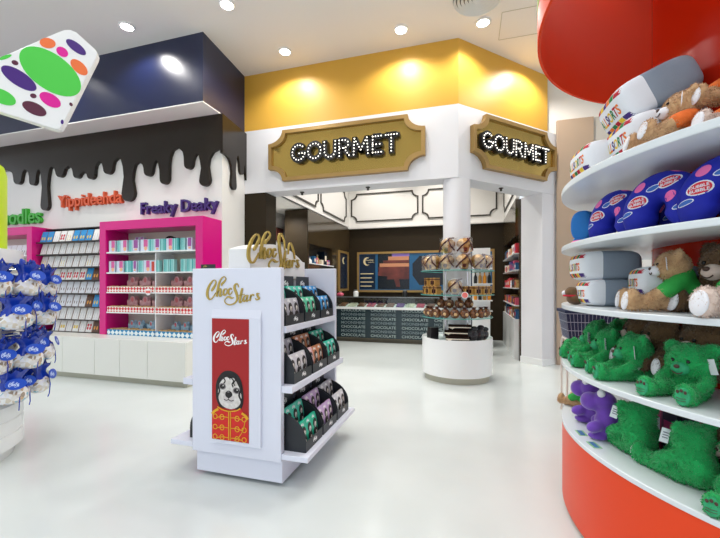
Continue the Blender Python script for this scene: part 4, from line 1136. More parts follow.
# ------------------------------------------------------------------ big round plush display
UX, UY, UR = 1.816, 2.416, 1.26
A0 = math.degrees(math.atan2(-UY, -UX))        # direction towards the aisle camera side
un = thing('plush_carousel', 'huge round red and orange display with curved white shelves of plush toys', 'display stand', (UX, UY, 0))
MB().cyl(0, 0, 1.235, 0, .03, 96).build('toe_base', M['toe_grey'], un)
MB().cyl(0, 0, UR - .004, .0305, .49, 128).build('drum', M['orange_unit'], un)
MB().cyl(0, 0, .78, .5155, 4.849, 96).build('core', M['red_core'], un)
for z0, z1 in ((.4905, .515), (.847, .874), (1.203, 1.23), (1.56, 1.59), (1.908, 1.945)):
    MB().lathe(ring(.781 if z0 > .5 else .0, UR, z0, z1, 96) if z0 > .5 else [(0, z0), (UR, z0), (UR, z1), (0, z1)], 128, closed=z0 > .5).build('shelf', M['shelf_white'], un, bevel=.004)
MB().lathe(ring(1.3885, 1.40, 2.90, 3.08), 128, closed=True).build('canopy_band', M['red_band'], un)
MB().lathe(ring(1.3885, 1.402, 3.0805, 4.0), 128, closed=True).build('canopy_upper_band', M['lime'], un)
MB().lathe(ring(1.383, 1.388, 2.90, 4.0), 128, closed=True).build('canopy_lining', M['red_unit'], un)
for a in (60, 180, 300):
    MB().tube([(.779 * math.cos(R(a)), .779 * math.sin(R(a)), 3.6), (1.382 * math.cos(R(a)), 1.382 * math.sin(R(a)), 3.6)], .02, 8).build('canopy_arm', M['red_unit'], un)
def on_shelf(psi, r, z):
    a = A0 - psi
    return (UX + r * math.cos(R(a)), UY + r * math.sin(R(a)), z), R(a)
SHZ = {5: .5155, 4: .8745, 3: 1.2305, 2: 1.5905, 1: 1.9455}

# ---- plush toys: one continuous furry body; the rest are parts
def union_mesh(mb, voxel, mats, it=6):
    o = mb.build('tmp', mats, smooth=180)
    r = o.modifiers.new('r', 'REMESH'); r.mode = 'VOXEL'; r.voxel_size = voxel; r.use_smooth_shade = True
    s = o.modifiers.new('s', 'SMOOTH'); s.iterations = it; s.factor = .5
    bpy.context.view_layer.update()
    me = bpy.data.meshes.new_from_object(o.evaluated_get(bpy.context.evaluated_depsgraph_get()))
    d = o.data; bpy.data.objects.remove(o); bpy.data.meshes.remove(d)
    me.materials.clear()
    for m in (mats if isinstance(mats, list) else [mats]): me.materials.append(m)
    return me
def fur_mesh(me, n, length, width, seed, m, curl=.5):
    rnd = random.Random(seed); me.calc_loop_triangles()
    V = me.vertices; tris = [(t.vertices[:], t.area, t.normal.copy()) for t in me.loop_triangles]
    cum = []; s = 0
    for t in tris: s += t[1]; cum.append(s)
    import bisect
    vs, fs = [], []
    for _ in range(n):
        t = tris[min(bisect.bisect(cum, rnd.random() * s), len(tris) - 1)]
        a, b = sorted((rnd.random(), rnd.random()))
        p = V[t[0][0]].co * a + V[t[0][1]].co * (b - a) + V[t[0][2]].co * (1 - b)
        nrm = t[2]; tan = nrm.orthogonal().normalized(); tan = (Matrix.Rotation(rnd.uniform(0, 2 * PI), 3, nrm) @ tan)
        side = nrm.cross(tan)
        L = length * rnd.uniform(.5, 1.2)
        tip = p + nrm * L * .75 + tan * L * rnd.uniform(0, curl) * 1.4 + Vector((0, 0, -.35 * L))
        mid = p + nrm * L * .55 + tan * L * .1
        k = len(vs)
        vs += [p - side * width - nrm * .001, p + side * width - nrm * .001, mid + side * width * .8, mid - side * width * .8, tip]
        fs += [(k, k + 1, k + 2, k + 3), (k + 3, k + 2, k + 4)]
    f = bpy.data.meshes.new('fur'); f.from_pydata([tuple(v) for v in vs], [], fs); f.materials.append(m); f.shade_smooth(); f.update()
    return f
mat('fur_green', '#16b05c', .85, noise=(22, '#0f984c'), sheen=.3); mat('green_snout', '#2fa873', .7, noise=(60, '#289a66')); mat('fur_tan', '#cda87c', .9, noise=(26, '#b58d64'), sheen=.3); mat('fur_pale', '#dcc8bc', .9, noise=(26, '#cbb3a6'), sheen=.3)
mat('fur_dark', '#6f5334', .9, noise=(26, '#5c4229'), sheen=.2); mat('plush_white', '#e9e9ee', .8); mat('nose_brown', '#4a3026', .5); mat('eye_black', '#0c0a0a', .15)
mat('shirt_orange', '#e8742c', .8, noise=(30, '#dc6620')); mat('shirt_green', '#2fae4a', .7, noise=(12, '#269a3e')); mat('hang_tag', '#eef0f6', .5); mat('tag_print', '#6b6f80', .6)
def bear_parts(S, hr, slouch, leg=.62, fat=1.0):
    """unit-height seated bear facing +X; returns raw mesh builders scaled by S"""
    b = MB()
    E = lambda c, r, rot=(0, 0, 0): b.ell(tuple(q * S for q in c), tuple(q * S for q in r), rot, 18, 12)
    hz = 1 - hr - .04; hx = .02 if slouch else .04
    E((-.08, 0, .27), (.25, .27, .28), (0, .25 if slouch else 0, 0))
    E((-.05, 0, .45 if slouch else .5), (.17, .2, .2 if slouch else .24))
    E((hx, 0, hz), (hr * .95, hr * 1.12, hr))
    for s in (-1, 1):
        E((hx - .03, s * hr * .92, hz + hr * .72), (hr * .22, hr * .42, hr * .42))
        for k in range(6):     # leg
            t = k / 5; E((.05 + leg * t, s * (.17 + .13 * t), .15 - .01 * t), (.15, (.145 - .01 * t) * fat, .14 * fat))
        E((leg + .14, s * .31, .19), (.1, .15, .19), (0, -.15, s * .15))
        for k in range(6):     # arm
            t = k / 5; E((-.02 + .36 * t, s * (.2 + .14 * math.sin(t * 2.2)), .48 - .24 * t), (.105, .1, .1))
    return b, hx, hz
BEARS = {}
def bear_kit(kind):
    if kind in BEARS: return BEARS[kind]
    S, hr, sl, fm, sm, shirt, fl = {'green': (.235, .33, True, 'fur_green', 'green_snout', None, .011), 'green_sit': (.265, .27, False, 'fur_green', 'green_snout', None, .011), 'tan_orange': (.30, .27, False, 'fur_tan', 'plush_white', 'shirt_orange', .012),
                           'tan_green': (.325, .24, False, 'fur_tan', 'plush_white', 'shirt_green', .012), 'pale_green': (.32, .25, False, 'fur_pale', 'plush_white', 'shirt_green', .012),
                           'dark': (.27, .31, True, 'fur_dark', 'fur_pale', None, .011), 'pale_orange': (.30, .27, False, 'fur_pale', 'plush_white', 'shirt_orange', .012)}[kind]
    leg = .36 if kind == 'dark' else .44 if 'orange' in kind else .5 if '_green' in kind else .62; dl = leg - .62
    b, hx, hz = bear_parts(S, hr, sl, leg, 1.0 if 'green' == kind[:5] else .85)
    body = union_mesh(b, S * .035, M[fm])
    kit = [('body', body, None), ('fur', fur_mesh(body, 5200, fl, .0017, 4, M[fm]), None)]
    k = lambda *c: tuple(q * S for q in c)
    sn = MB().ell(k(hx + hr * .86, 0, hz - hr * .3), k(hr * .38, hr * .44, hr * .36), n=18, k=12)
    kit.append(('snout', sn.mesh('snout', M[sm], 60), 'smooth muzzle'))
    nb = MB().ell(k(hx + hr * 1.22, 0, hz - hr * .16), k(hr * .09, hr * .15, hr * .11), n=12, k=8)
    kit.append(('nose', nb.mesh('nose', M['nose_brown'], 60), None))
    mo = MB().tube([k(hx + hr * 1.18, y * hr, hz - hr * (.44 + .12 * (1 - (y / .25) ** 2))) for y in (-.25, -.15, 0, .15, .25)], S * .009, 5)
    kit.append(('mouth', mo.mesh('mouth', M['nose_brown'], 60), None))
    for s in (-1, 1):
        eb = MB().ell(k(hx + hr * .88, s * hr * .36, hz + hr * .12), k(hr * .09, hr * .1, hr * .1), n=10, k=8)
        kit.append(('eye', eb.mesh('eye', M['eye_black'], 60), None))
        pad = MB().ell(k(.835 + dl, s * .315, .17), k(.045, .11, .15), (0, -.15, s * .15), n=16, k=8)
        if kind == 'green':
            for q in (-.055, 0, .055): pad.ell(k(.872, s * .315 + q, .27 - abs(q) * .4), k(.014, .024, .03), n=8, k=6, mi=1)
            for q in (.1, .14): pad.tube([k(.885, s * .315 + w, q + abs(w) * .15) for w in (-.07, 0, .07)], S * .006, 4, mi=1)
        kit.append(('foot_pad', pad.mesh('foot_pad', [M['green_snout' if kind == 'green' else 'plush_white'], M['nose_brown']], 60), None))
    if shirt:
        sh = MB()
        sh.ell(k(-.075, 0, .32), k(.275, .295, .23), (0, .25 if sl else 0, 0), 24, 14).ell(k(-.05, 0, .47 if sl else .52), k(.205, .235, .2 if sl else .22), n=24, k=12)
        for s in (-1, 1):
            for q in range(4):
                t = q / 5; sh.ell(k(-.02 + .36 * t, s * (.2 + .14 * math.sin(t * 2.2)), .48 - .24 * t), k(.135, .13, .13), n=16, k=10)
        me = union_mesh(sh, S * .035, M[shirt])
        kit.append(('shirt', me, ('orange' if 'orange' in shirt else 'green') + ' shirt'))
    tg = MB(); T = Matrix.Translation(k(hx + .14, hr * 1.08, hz + .12)) @ Matrix.Rotation(.25, 4, 'X') @ Matrix.Rotation(-.35, 4, 'Z')
    tg.box(-.0008, .0008, -.016, .016, -.062, .0, 0, T)
    for q in range(3): tg.box(-.0012, -.0009, -.011, .009, -.02 - .011 * q, -.016 - .011 * q, 1, T)
    kit.append(('hang_tag', tg.mesh('hang_tag', [M['hang_tag'], M['tag_print']], 0), 'white hang tag'))
    BEARS[kind] = kit
    return kit
def bear(kind, psi, r, shelf, label, turn=0, group=None, dz=0, tilt=(0, 0), scale=1.0, hide=()):
    loc, a = on_shelf(psi, r, SHZ[shelf] + dz)
    p = thing('plush_bear', label, 'plush toy', loc, group=group, rot=(tilt[0], tilt[1], a + R(turn)))
    p.scale = (scale,) * 3
    for n, me, lb in bear_kit(kind):
        if n in hide: continue
        o = part(n, me, p, lb)
        if n == 'fur': o['kind'] = 'stuff'
    return p
gg = 'green bears sitting on the middle shelf'
bear('green', 24, 1.03, 4, 'bright green plush bear facing the aisle, the one with both foot soles showing', 8, gg)
bear('green', 40, 1.03, 4, 'bright green plush bear, second along the row from the big front one', -14, gg)
bear('green', 55, 1.03, 4, 'bright green plush bear, third along the row, tag hanging over its cheek', -6, gg)
bear('green', 69, 1.06, 4, 'bright green plush bear, fourth along the row, half behind its neighbour', -4, gg)
bear('green', 83, 1.08, 4, 'bright green plush bear at the row end next to the blue basket', 0, gg, dz=.0)
bear('green', 97, 1.03, 4, 'dark shaded green plush bear behind the row end', 0, gg)
bear('green', 7, 1.03, 4, 'bright green plush bear mostly beyond the picture edge on the middle shelf', 4, gg)
g2 = 'brown bears behind the green row'
for k, (psi, w) in enumerate(((27, 'above the big front green bear'), (41, 'above the second green bear'), (53, 'above the third green bear'))):
    bear('dark', psi, .885, 4, f'dark brown plush bear peeking out behind the green row, {w}', -8, g2, dz=.045, scale=1.0, hide=('hang_tag',))
# upper bear shelf
bear('tan_green', 29.5, .99, 3, 'curly tan plush bear in a green shirt sitting in profile', -34, scale=.88)
bear('pale_green', 8.5, 1.07, 3, 'pale curly plush bear in a green shirt near the shelf front', -14)
bear('dark', 20, .90, 3, 'brown plush bear with white muzzle behind the curly tan one', -10, None, scale=1.15, hide=('hang_tag',))
# top shelf
bear('tan_orange', 26.5, 1.05, 1, 'curly tan plush bear in an orange shirt slumped beside the grey cushions', -26, None, scale=.85, tilt=(.0, -.15))
bear('pale_orange', 13.5, 1.0, 1, 'paler plush bear in an orange shirt leaning on its tan neighbour', -15, None, scale=.8, tilt=(0, -.1))
bear('tan_orange', 16.5, .9, 1, 'tan plush bear in an orange shirt sitting raised at the rear', -10, None, dz=.15, scale=.85)
# lowest shelf: bears seen from behind
g3 = 'green bears turned away on the lowest shelf'
bear('green_sit', 37.5, 1.05, 5, 'green plush bear turned away beside the purple toys on the lowest shelf', 180 + 72, g3)
bear('green_sit', 22.5, 1.05, 5, 'green plush bear turned away in the middle of the lowest shelf', 180 + 75, g3)
bear('green', 12, 1.05, 5, 'green plush bear sprawled with its foot over the lowest shelf edge', 8, g3, scale=1.0, dz=0)
bear('dark', 20, .90, 5, 'brown plush bear in the shade behind the turned away green bears', 0, None, scale=1.0, hide=('hang_tag',))
bear('tan_green', 75, 1.14, 5, 'small tan plush bear in green at the tip of the lowest shelf', -30, None, scale=.62)

# ---- purple plush
mat('purple_plush', '#6f3db4', .75, noise=(18, '#6434a4'), sheen=.5)
def purple(psi, r, turn, label):
    loc, a = on_shelf(psi, r, SHZ[5])
    p = thing('purple_plush', label, 'plush toy', loc, a + R(turn), 'purple plush animals')
    b = MB()
    b.ell((0, 0, .085), (.07, .068, .085), n=20, k=14).ell((.01, 0, .15), (.05, .05, .07), n=18, k=12).ell((.02, 0, .205), (.058, .06, .05), n=18, k=12)
    b.ell((.085, 0, .19), (.052, .055, .05), n=18, k=12).ell((.05, 0, .20), (.05, .045, .04), n=16, k=10)
    for s in (-1, 1):
        b.ell((.055, s * .07, .075), (.045, .03, .03), (0, .4, s * .3), n=14, k=10).ell((.045, s * .045, .018), (.05, .032, .019), n=14, k=8)
    b.ell((-.07, 0, .025), (.06, .03, .024), n=14, k=8)
    part('body', union_mesh(b, .008, M['purple_plush'], 4), p)
    for s in (-1, 1):
        MB().ell((.03, s * .036, .248), (.02, .02, .022), n=12, k=8).build('eye', M['plush_white'], p, label='white ball eye')
    tg = MB().box(.03, .03 + .032, -.0, .001, 0, .062, 0, Matrix.Translation((-.04, .0, .21)) @ Matrix.Rotation(.3, 4, 'Y'))
purple(60, 1.09, -35, 'purple plush animal with white ball eyes nearer the shelf tip')
purple(47, 1.09, -30, 'purple plush animal with white ball eyes touching the green bear')
# price labels lying on the shelf
mat('label_blue', '#2a63b8', .5); mat('label_green', '#8fc28a', .5)
for psi, r, w in ((50, 1.205, 'nearer the shelf tip'), (42.5, 1.205, 'nearer the green bear')):
    loc, a = on_shelf(psi, r, SHZ[5])
    p = thing('price_label', f'small blue and green price label lying on the lowest shelf, {w}', 'label', loc, a)
    MB().box(-.022, .022, -.04, .04, .0003, .0012).build('card', M['label_green'], p)
    mb = MB()
    for q in range(5): mb.box(-.012, .012, -.034 + .014 * q, -.024 + .014 * q, .0013, .0016)
    mb.build('print_blocks', M['label_blue'], p)
loc, a = on_shelf(42, .98, SHZ[5])
mat('box_pinkish', '#c8286e', .4); mat('box_dark', '#1d1830', .4)
for k, (psi, m, n) in enumerate(((47, 'purple_plush', 'violet'), (43.5, 'box_pinkish', 'pink'), (38, 'box_dark', 'dark'), (30, 'box_dark', 'black'), (25, 'box_pinkish', 'deep pink'))):
    loc, a = on_shelf(psi, .86, SHZ[5])
    p = thing('toy_box', f'{n} toy box standing against the red core on the lowest shelf', 'box', loc, a, 'toy boxes on the lowest shelf')
    MB().box(-.035, .035, -.048, .048, .0, .23).build('carton', M[m], p, bevel=.002)
    MB().box(.0351, .036, -.03, .03, .09, .16).build('printed_panel', M['hang_tag' if k == 1 else 'box_pinkish'], p)
loc, a = on_shelf(38.5, 1.05, SHZ[5])

# ---- grey log cushions with printed wrap
mat('cushion_grey', '#8d9aa8', .9, noise=(6, '#8693a2'), bump=(120, .15)); mat('cushion_white', '#e4e8ee', .85, bump=(120, .1))
def two_tone(m, col2, x):
    nt = m.node_tree; bs = nt.nodes['Principled BSDF']; tc = nt.nodes.new('ShaderNodeTexCoord'); sp = nt.nodes.new('ShaderNodeSeparateXYZ'); gt = nt.nodes.new('ShaderNodeMath'); gt.operation = 'GREATER_THAN'; gt.inputs[1].default_value = x
    mx = nt.nodes.new('ShaderNodeMix'); mx.data_type = 'RGBA'; mx.inputs['A'].default_value = bs.inputs['Base Color'].default_value; mx.inputs['B'].default_value = lin(col2)
    if bs.inputs['Base Color'].is_linked: nt.links.new(bs.inputs['Base Color'].links[0].from_socket, mx.inputs['A'])
    nt.links.new(tc.outputs['Object'], sp.inputs[0]); nt.links.new(sp.outputs['X'], gt.inputs[0]); nt.links.new(gt.outputs[0], mx.inputs['Factor']); nt.links.new(mx.outputs['Result'], bs.inputs['Base Color'])
two_tone(MATS['cushion_grey'], '#e4e8ee', .05)
for n, c in (('pt_yellow', '#e6c32c'), ('pt_purple', '#432a78'), ('pt_orange', '#e87a2a'), ('pt_green', '#1f7a3c'), ('pt_red', '#b5182f')): mat(n, c, .8)
PT = [M[n] for n in ('pt_yellow', 'pt_purple', 'pt_orange', 'pt_green', 'pt_red')]
def superbox(w, l, h, e, nu=40, nv=24):
    """soft cushion: axis along Y, half sizes w, l, h"""
    V, F = [], []
    sg = lambda c, p: math.copysign(abs(c) ** p, c)
    for j in range(nv + 1):
        ph = -PI / 2 + PI * j / nv
        for i in range(nu):
            th = 2 * PI * i / nu
            cy = sg(math.cos(ph), .32)
            V.append((w * cy * sg(math.cos(th), e), l * sg(math.sin(ph), .42), h * cy * sg(math.sin(th), e)))
    for j in range(nv):
        for i in range(nu):
            F.append((j * nu + i, j * nu + (i + 1) % nu, (j + 1) * nu + (i + 1) % nu, (j + 1) * nu + i))
    return V, F
CW, CL, CH = .175, .15, .095
def wrap(mbt, target):
    """drape flat print onto a cushion"""
    pass
CUSH = None
def cushion_meshes():
    V, F = superbox(CW, CL, CH, .5)
    mb = MB(); mb.add(V, F)
    for i, f in enumerate(F):
        c = sum((Vector(V[q]) for q in f), Vector()) / 4
        # end caps are the big grey side facing -Y / +Y; the printed strip wraps the middle
        mb.m[i] = 0 if (c.y < -.055 or c.y > .055) and False else 0
    body = mb.mesh('cushion', [M['cushion_grey'], M['cushion_white']], 60)
    # surface sampler on the +X face: (a along Y, b along Z) -> x
    from mathutils.bvhtree import BVHTree
    bv = BVHTree.FromPolygons([Vector(v) for v in V], F)
    def hit(y, z, d):
        h = bv.ray_cast(Vector((.4, y, z)), Vector((-1, 0, 0)))
        return (h[0].x if h[0] else 0) + .0008 + d
    pr = MB()
    def patch(y0, y1, z0, z1, mi, n=4):
        vs = [(hit(y0 + (y1 - y0) * i / n, z0 + (z1 - z0) * j / n, 0), y0 + (y1 - y0) * i / n, z0 + (z1 - z0) * j / n) for j in range(n + 1) for i in range(n + 1)]
        fs = [(j * (n + 1) + i, j * (n + 1) + i + 1, (j + 1) * (n + 1) + i + 1, (j + 1) * (n + 1) + i) for j in range(n) for i in range(n)]
        pr.add(vs, fs, mi)
    order = [0, 1, 2, 3, 4, 0, 1]
    for i in range(7):
        y = -.135 + .0385 * i
        patch(y, y + .036, -.072, -.046, order[i])
    pm = pr.mesh('colour_band', PT, 60); pr = MB()
    for i in range(7):
        y = -.135 + .0385 * i; patch(y, y + .036, .048, .073, order[(i + 3) % 5])
    pm2 = pr.mesh('colour_band', PT, 60)
    lt = MB(); vs, fs = text_verts('ALLSORTS', .03)
    w = max(v[0] for v in vs); kx = .22 / w
    order = [3, 0, 2, 1, 0, 3, 4, 2]
    L = [(hit(-.11 + x * kx, -.028 + y * kx * 1.4, .0004), -.11 + x * kx, -.028 + y * kx * 1.4) for x, y in vs]
    lt.add(L, fs)
    for i, f in enumerate(fs):
        cx = sum(vs[q][0] for q in f) / len(f) / w
        lt.m[i] = order[min(7, int(cx * 8))]
    lm = lt.mesh('lettering', PT, 0)
    s = MB()
    s.tube([(CW * .36 + .0, y, z) for y, z in [(CL * .98 * math.copysign(abs(math.cos(t)) ** .42, math.cos(t)) * .93, CH * .97 * math.copysign(abs(math.sin(t)) ** .5, math.sin(t))) for t in [2 * PI * i / 40 for i in range(40)]]], .003, 5, closed=True)
    return body, pm, lm, pm2
def cushion(loc, rot, label, group, sc=1.0):
    global CUSH
    if CUSH is None: CUSH = cushion_meshes()
    p = thing('printed_cushion', label, 'cushion', loc, group=group, rot=rot); p.scale = (sc,) * 3
    part('cushion_body', CUSH[0], p); part('colour_band', CUSH[1], p); part('colour_band', CUSH[3], p); lo = part('lettering', CUSH[2], p)
    MB().box(-.001, .001, -.03, .03, -.055, 0, 0, Matrix.Translation((CW * .3, -CL * 1.0, -.02)) @ Matrix.Rotation(.4, 4, 'Z')).build('sewn_tag', M['hang_tag'], p)
    return p
gc = 'grey printed cushions'
def cush(psi, r, shelf, dz, turn, label, roll=0, pitch=0, sc=1.0):
    loc, a = on_shelf(psi, r, SHZ[shelf] + CH * sc + dz)
    return cushion(loc, (roll, pitch, a + R(turn)), label, gc, sc)
cush(51, 1.06, 1, .0, 2, 'grey cushion with multicoloured print lying at the tip of the top shelf', sc=.98)
cush(38, .965, 1, .05, -12, 'grey cushion with multicoloured print wedged beside the slumped tan bear', pitch=.16, sc=1.0)
cush(41, .965, 1, .25, -12, 'grey cushion with multicoloured lettering stacked highest on the top shelf', pitch=.42, sc=1.05)
cush(58, 1.05, 3, .142, 6, 'grey cushion with multicoloured print stacked upon another on the bear shelf', sc=.92)
cush(55, 1.05, 3, -.0, 2, 'grey cushion with print lying lowest near the profile bear', sc=.8)
cush(37, .92, 3, .06, -24, 'dark shaded grey cushion behind the curly tan bear', sc=.8)
loc, a = on_shelf(58, 1.195, SHZ[3])
p = thing('small_plush_dog', 'small dark brown plush with red and white collar at the shelf tip', 'plush toy', loc, a - R(20))
b = MB().ell((0, 0, .035), (.05, .055, .035), n=16, k=10).ell((.02, 0, .075), (.04, .042, .035), n=16, k=10)
part('body', union_mesh(b, .006, M['fur_dark'], 3), p)
MB().tube([(.02 + .043 * math.cos(t), .045 * math.sin(t), .055) for t in [2 * PI * i / 20 for i in range(20)]], .006, 6, closed=True).build('collar', M['pt_red'], p)
MB().ell((.058, 0, .07), (.018, .022, .016), n=12, k=8).build('muzzle', M['plush_white'], p)

# ---- blue bubble gum bolsters
mat('gum_blue', '#0d1fae', .75, noise=(5, '#0a1a98'), bump=(120, .1)); mat('gum_red', '#d42a3c', .7); mat('gum_pink', '#ec6fae', .7); mat('sky_plush', '#1b78c8', .75, noise=(5, '#176cb8')); mat('peach_plush', '#e9a37c', .8)
from mathutils.bvhtree import BVHTree
def neck_pillow(RM, rm, seed):
    """upside-down U of stuffed cloth in the Y-Z plane, ends on the shelf"""
    V, F = [], []; nu, nv = 40, 20
    zc = .02 + rm * 1.35
    pts = []
    for j in range(nu + 1):
        t = -48 + 276 * j / nu
        pts.append((RM * math.cos(R(t)) * .98, zc + RM * 1.08 * math.sin(R(t))))
    lo = min(p[1] for p in pts)
    for j, (y, z) in enumerate(pts):
        t = j / nu; k = min(1, (min(t, 1 - t) / .09)); rr = rm * (math.sqrt(max(.0, 1 - (1 - k) ** 2)) if k < 1 else 1)
        rr = max(rr, .004) * (1 + .06 * math.sin(PI * t))
        a, b = pts[max(j - 1, 0)], pts[min(j + 1, nu)]
        ty, tz = b[0] - a[0], b[1] - a[1]; l = math.hypot(ty, tz); ny, nz = -tz / l, ty / l
        for i in range(nv):
            th = 2 * PI * i / nv
            V.append((rr * math.cos(th), y + ny * rr * math.sin(th), z + nz * rr * math.sin(th)))
    for j in range(nu):
        for i in range(nv): F.append((j * nv + i, j * nv + (i + 1) % nv, (j + 1) * nv + (i + 1) % nv, (j + 1) * nv + i))
    F += [tuple(range(nv)), tuple(range(nu * nv, (nu + 1) * nv))]
    dz = -min(v[2] for v in V)
    V = [(x, y, z + dz) for x, y, z in V]
    body = MB().add(V, F).mesh('cushion', M['gum_blue'], 60)
    bv = BVHTree.FromPolygons([Vector(v) for v in V], F)
    ov, letters = MB(), MB(); tv = [text_verts('DUBBLE', .02), text_verts('BUBBLE', .02)]
    circ = [(math.cos(2 * PI * i / 20), math.sin(2 * PI * i / 20)) for i in range(20)]
    def place(frame, kind, sl):
        o, dr, ax, ay = frame     # ray start, ray direction, two axes
        def hit(p, q, off):
            st = o + ax * p + ay * (q + p * sl); h = bv.ray_cast(st, dr)
            return tuple(h[0] - dr * (.0008 + off)) if h[0] else None
        def disc(ra, rz, mi, off):
            q = [hit(x * ra * s, y * rz * s, off) for s in (.5, 1) for x, y in circ] + [hit(0, 0, off)]
            if None in q: return False
            if max((Vector(q[i]) - Vector(q[40])).length for i in range(20, 40)) > ra * 2: return False
            ov.add(q, [(i, (i + 1) % 20, 20 + (i + 1) % 20, 20 + i) for i in range(20)] + [(40, (i + 1) % 20, i) for i in range(20)], mi); return True
        if kind == 0:
            if disc(.041, .027, 2, 0) and disc(.036, .0225, 0, .0007):
                for line, (vs, fs) in enumerate(tv):
                    tw = max(v[0] for v in vs); kx = .058 / tw
                    L = [hit(x * kx - .029, (.0015 if line == 0 else -.0145) + y * kx * .95, .0016) for x, y in vs]
                    if None not in L: letters.add(L, fs)
        elif kind == 1: disc(.026, .0215, 1, 0)
        else:
            disc(.03, .012, 2, 0) and disc(.026, .009, 3, .0007)
    k = 0
    top = max(v[2] for v in V)
    for j in range(9):      # along the tube, front side
        t = -38 + 32 * j; y = RM * math.cos(R(t)) * .98; z = zc + dz + RM * 1.08 * math.sin(R(t))
        yo = .018 * (1 if j % 2 else -1)
        place((Vector((.4, y + yo * math.cos(R(t)), z + yo * math.sin(R(t)))), Vector((-1, 0, 0)), Vector((0, 1, 0)), Vector((0, 0, 1))), (0, 1, 2)[(j * 2 + 0) % 3], .22)
    for j in range(8):      # around the outer rim
        t = -40 + 37 * j; dv = Vector((0, math.cos(R(t)), math.sin(R(t)))); c = Vector((0, 0, zc + dz))
        place((c + dv * .5 + Vector((.012, 0, 0)), -dv, Vector((0, -dv.z, dv.y)), Vector((-1, 0, 0))), (1, 0, 2)[j % 3], .1)
    return body, ov.mesh('printed_badges', [M['gum_red'], M['gum_pink'], M['cushion_white'], M['label_blue']], 60), letters.mesh('lettering', M['cushion_white'], 0)
BO = neck_pillow(.098, .066, 1)
def bol(psi, r, turn, tilt, label, sc=1.0, lean=-.12):
    loc, a = on_shelf(psi, r, SHZ[2])
    p = thing('neck_pillow', label, 'cushion', loc, group='blue bubble gum neck pillows', rot=(tilt, lean, a + R(turn))); p.scale = (sc,) * 3
    part('cushion_body', BO[0], p); part('printed_badges', BO[1], p); part('lettering', BO[2], p)
bol(47.5, 1.06, 18, 0, 'royal blue bubble gum print neck pillow next to the sky blue cushion', 1.0)
bol(30, 1.06, 10, 0, 'royal blue bubble gum print neck pillow, second from the sky blue cushion', 1.02)
bol(16, 1.06, 5, 0, 'royal blue bubble gum print neck pillow, third from the sky blue cushion', 1.02)
bol(42, .89, 10, 0, 'royal blue bubble gum print neck pillow in shade behind the first two', 1.0, 0)
bol(25, .89, 10, 0, 'royal blue bubble gum print neck pillow in shade behind the second', 1.0, 0)
loc, a = on_shelf(72, 1.13, SHZ[2])
p = thing('sky_blue_cushion', 'sky blue rounded cushion with pink base at the tip of the second shelf', 'cushion', loc, a - R(20))
V, F = superbox(.068, .072, .1, .8); MB().add([(x, y, z + .15) for x, y, z in V], F).build('cushion_body', M['sky_plush'], p, smooth=60)
V, F = superbox(.07, .074, .03, .8); MB().add([(x, y, z + .03) for x, y, z in V], F).build('pink_base', M['gum_pink'], p, smooth=60)
MB().lathe([(.056, .052), (.068, .058), (.068, .066), (.056, .072)], 30, closed=True).build('seam_band', M['sky_plush'], p)
MB().ell((.056, .0, .225), (.015, .03, .012), n=14, k=8).build('dark_patch', M['box_dark'], p)

# ---- blue wire basket on a stand beyond the plush display
mat('basket_navy', '#222a4c', .5); mat('basket_wire', '#b9bccb', .35, metal=.3)
bk = thing('wire_basket', 'navy lined wire shopping basket on a beige tube stand beyond the plush display', 'basket', (1.19, 4.35, 0))
V = [(-.2, -.14, .80), (.2, -.14, .80), (.2, .14, .80), (-.2, .14, .80), (-.235, -.17, 1.06), (.235, -.17, 1.06), (.235, .17, 1.06), (-.235, .17, 1.06)]
MB().add(V, [(0, 1, 2, 3), (0, 1, 5, 4), (1, 2, 6, 5), (2, 3, 7, 6), (3, 0, 4, 7)]).build('liner', M['basket_navy'], bk, smooth=0)
w = MB()
for k in range(4):
    t = k / 3; hx, hy, z = .203 + .035 * t, .143 + .03 * t, .80 + .26 * t
    w.tube([(-hx, -hy, z), (hx, -hy, z), (hx, hy, z), (-hx, hy, z)], .0035, 5, closed=True)
for k in range(15):
    x = -1 + 2 * k / 14
    w.tube([(x * .203, -.143, .80), (x * .238, -.173, 1.06)], .0022, 4)
for k in range(8):
    y = -1 + 2 * k / 7
    for s in (-1, 1): w.tube([(s * .203, y * .143, .80), (s * .238, y * .173, 1.06)], .0022, 4)
w.build('wire_frame', M['basket_wire'], bk)
MB().box(-.25, .25, -.185, .185, 1.0635, 1.10).build('navy_rim', M['basket_navy'], bk, bevel=.01)
for s in (-1, 1):
    MB().tube([(s * .215, -.12, 0), (s * .215, -.12, .74), (s * .215, -.08, .79), (s * .215, .08, .79), (s * .215, .12, .74), (s * .215, .12, 0)], .01, 8).build('stand_frame', M['inner_beige'], bk)

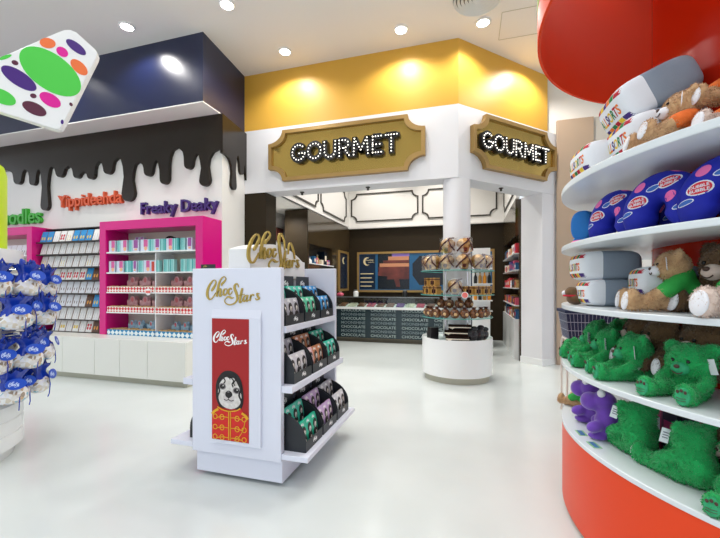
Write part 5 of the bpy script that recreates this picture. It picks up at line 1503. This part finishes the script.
# ------------------------------------------------------------------ camera, light, view
cam = bpy.data.cameras.new('camera'); co = bpy.data.objects.new('camera', cam); COL.objects.link(co)
cam.sensor_width = 36; cam.lens = 36 * FPX / 720; cam.shift_y = (VH - 269) / 720
cam.clip_start = .02
co.location = (0, 0, EYE); co.rotation_euler = (R(90), 0, TH); SC.camera = co
def spot(x, y, z, power, ang=95, blend=.6, size=.06, col=(1, .95, .88)):
    l = bpy.data.lights.new('ceiling_lamp', 'SPOT'); l.energy = power; l.spot_size = R(ang); l.spot_blend = blend; l.shadow_soft_size = size; l.color = col
    o = bpy.data.objects.new('ceiling_lamp', l); COL.objects.link(o); o.location = (x, y, z)
    return o
for x, y in spots: spot(x, y, 4.82, 70, 150, .5, .06, (1, .97, .93))
for x, y in ((-6, 3.9), (-6.6, 1.8), (-4.2, 1.2), (-2.4, .8), (-.5, 1.2), (-.1, 3.3), (-1.6, 2.9), (-3.4, -1.2), (-.4, -1.4), (2.2, -1.2), (-6, -1.5), (1.0, -.4), (-.9, 3.9), (3.6, 6.0), (-5.0, 2.6)):
    spot(x, y, 4.82, 78, 130, .8, .1, (1, .99, .98))
spot(1.05, 6.1, 4.82, 80, 150, .5)
for x, y in ((-2.2, 7.2), (-.9, 7.2), (-2.2, 8.7), (-.7, 8.7), (.2, 7.6), (-1.5, 6.5)):
    spot(x, y, 4.7, 120, 120, .8, .1, (1, .96, .9))
for q in range(5):
    a = R(A0 - 100 + 42 * q); spot(UX + 1.1 * math.cos(a), UY + 1.1 * math.sin(a), 4.3, 9, 120, .6)
spot(-3.5, 6.4, 2.85, 70, 150, .8, .05)
w = bpy.data.worlds.new('surroundings'); SC.world = w; w.use_nodes = True
w.node_tree.nodes['Background'].inputs[0].default_value = (.86, .93, 1, 1); w.node_tree.nodes['Background'].inputs[1].default_value = 1.12
SC.view_settings.view_transform = 'Standard'; SC.view_settings.look = 'None'; SC.view_settings.gamma = 1; SC.view_settings.exposure = .13; SC.view_settings.use_curve_mapping = False
SC.cycles.use_denoising = True; SC.cycles.max_bounces = 8; SC.cycles.transparent_max_bounces = 16; SC.cycles.sample_clamp_indirect = 6
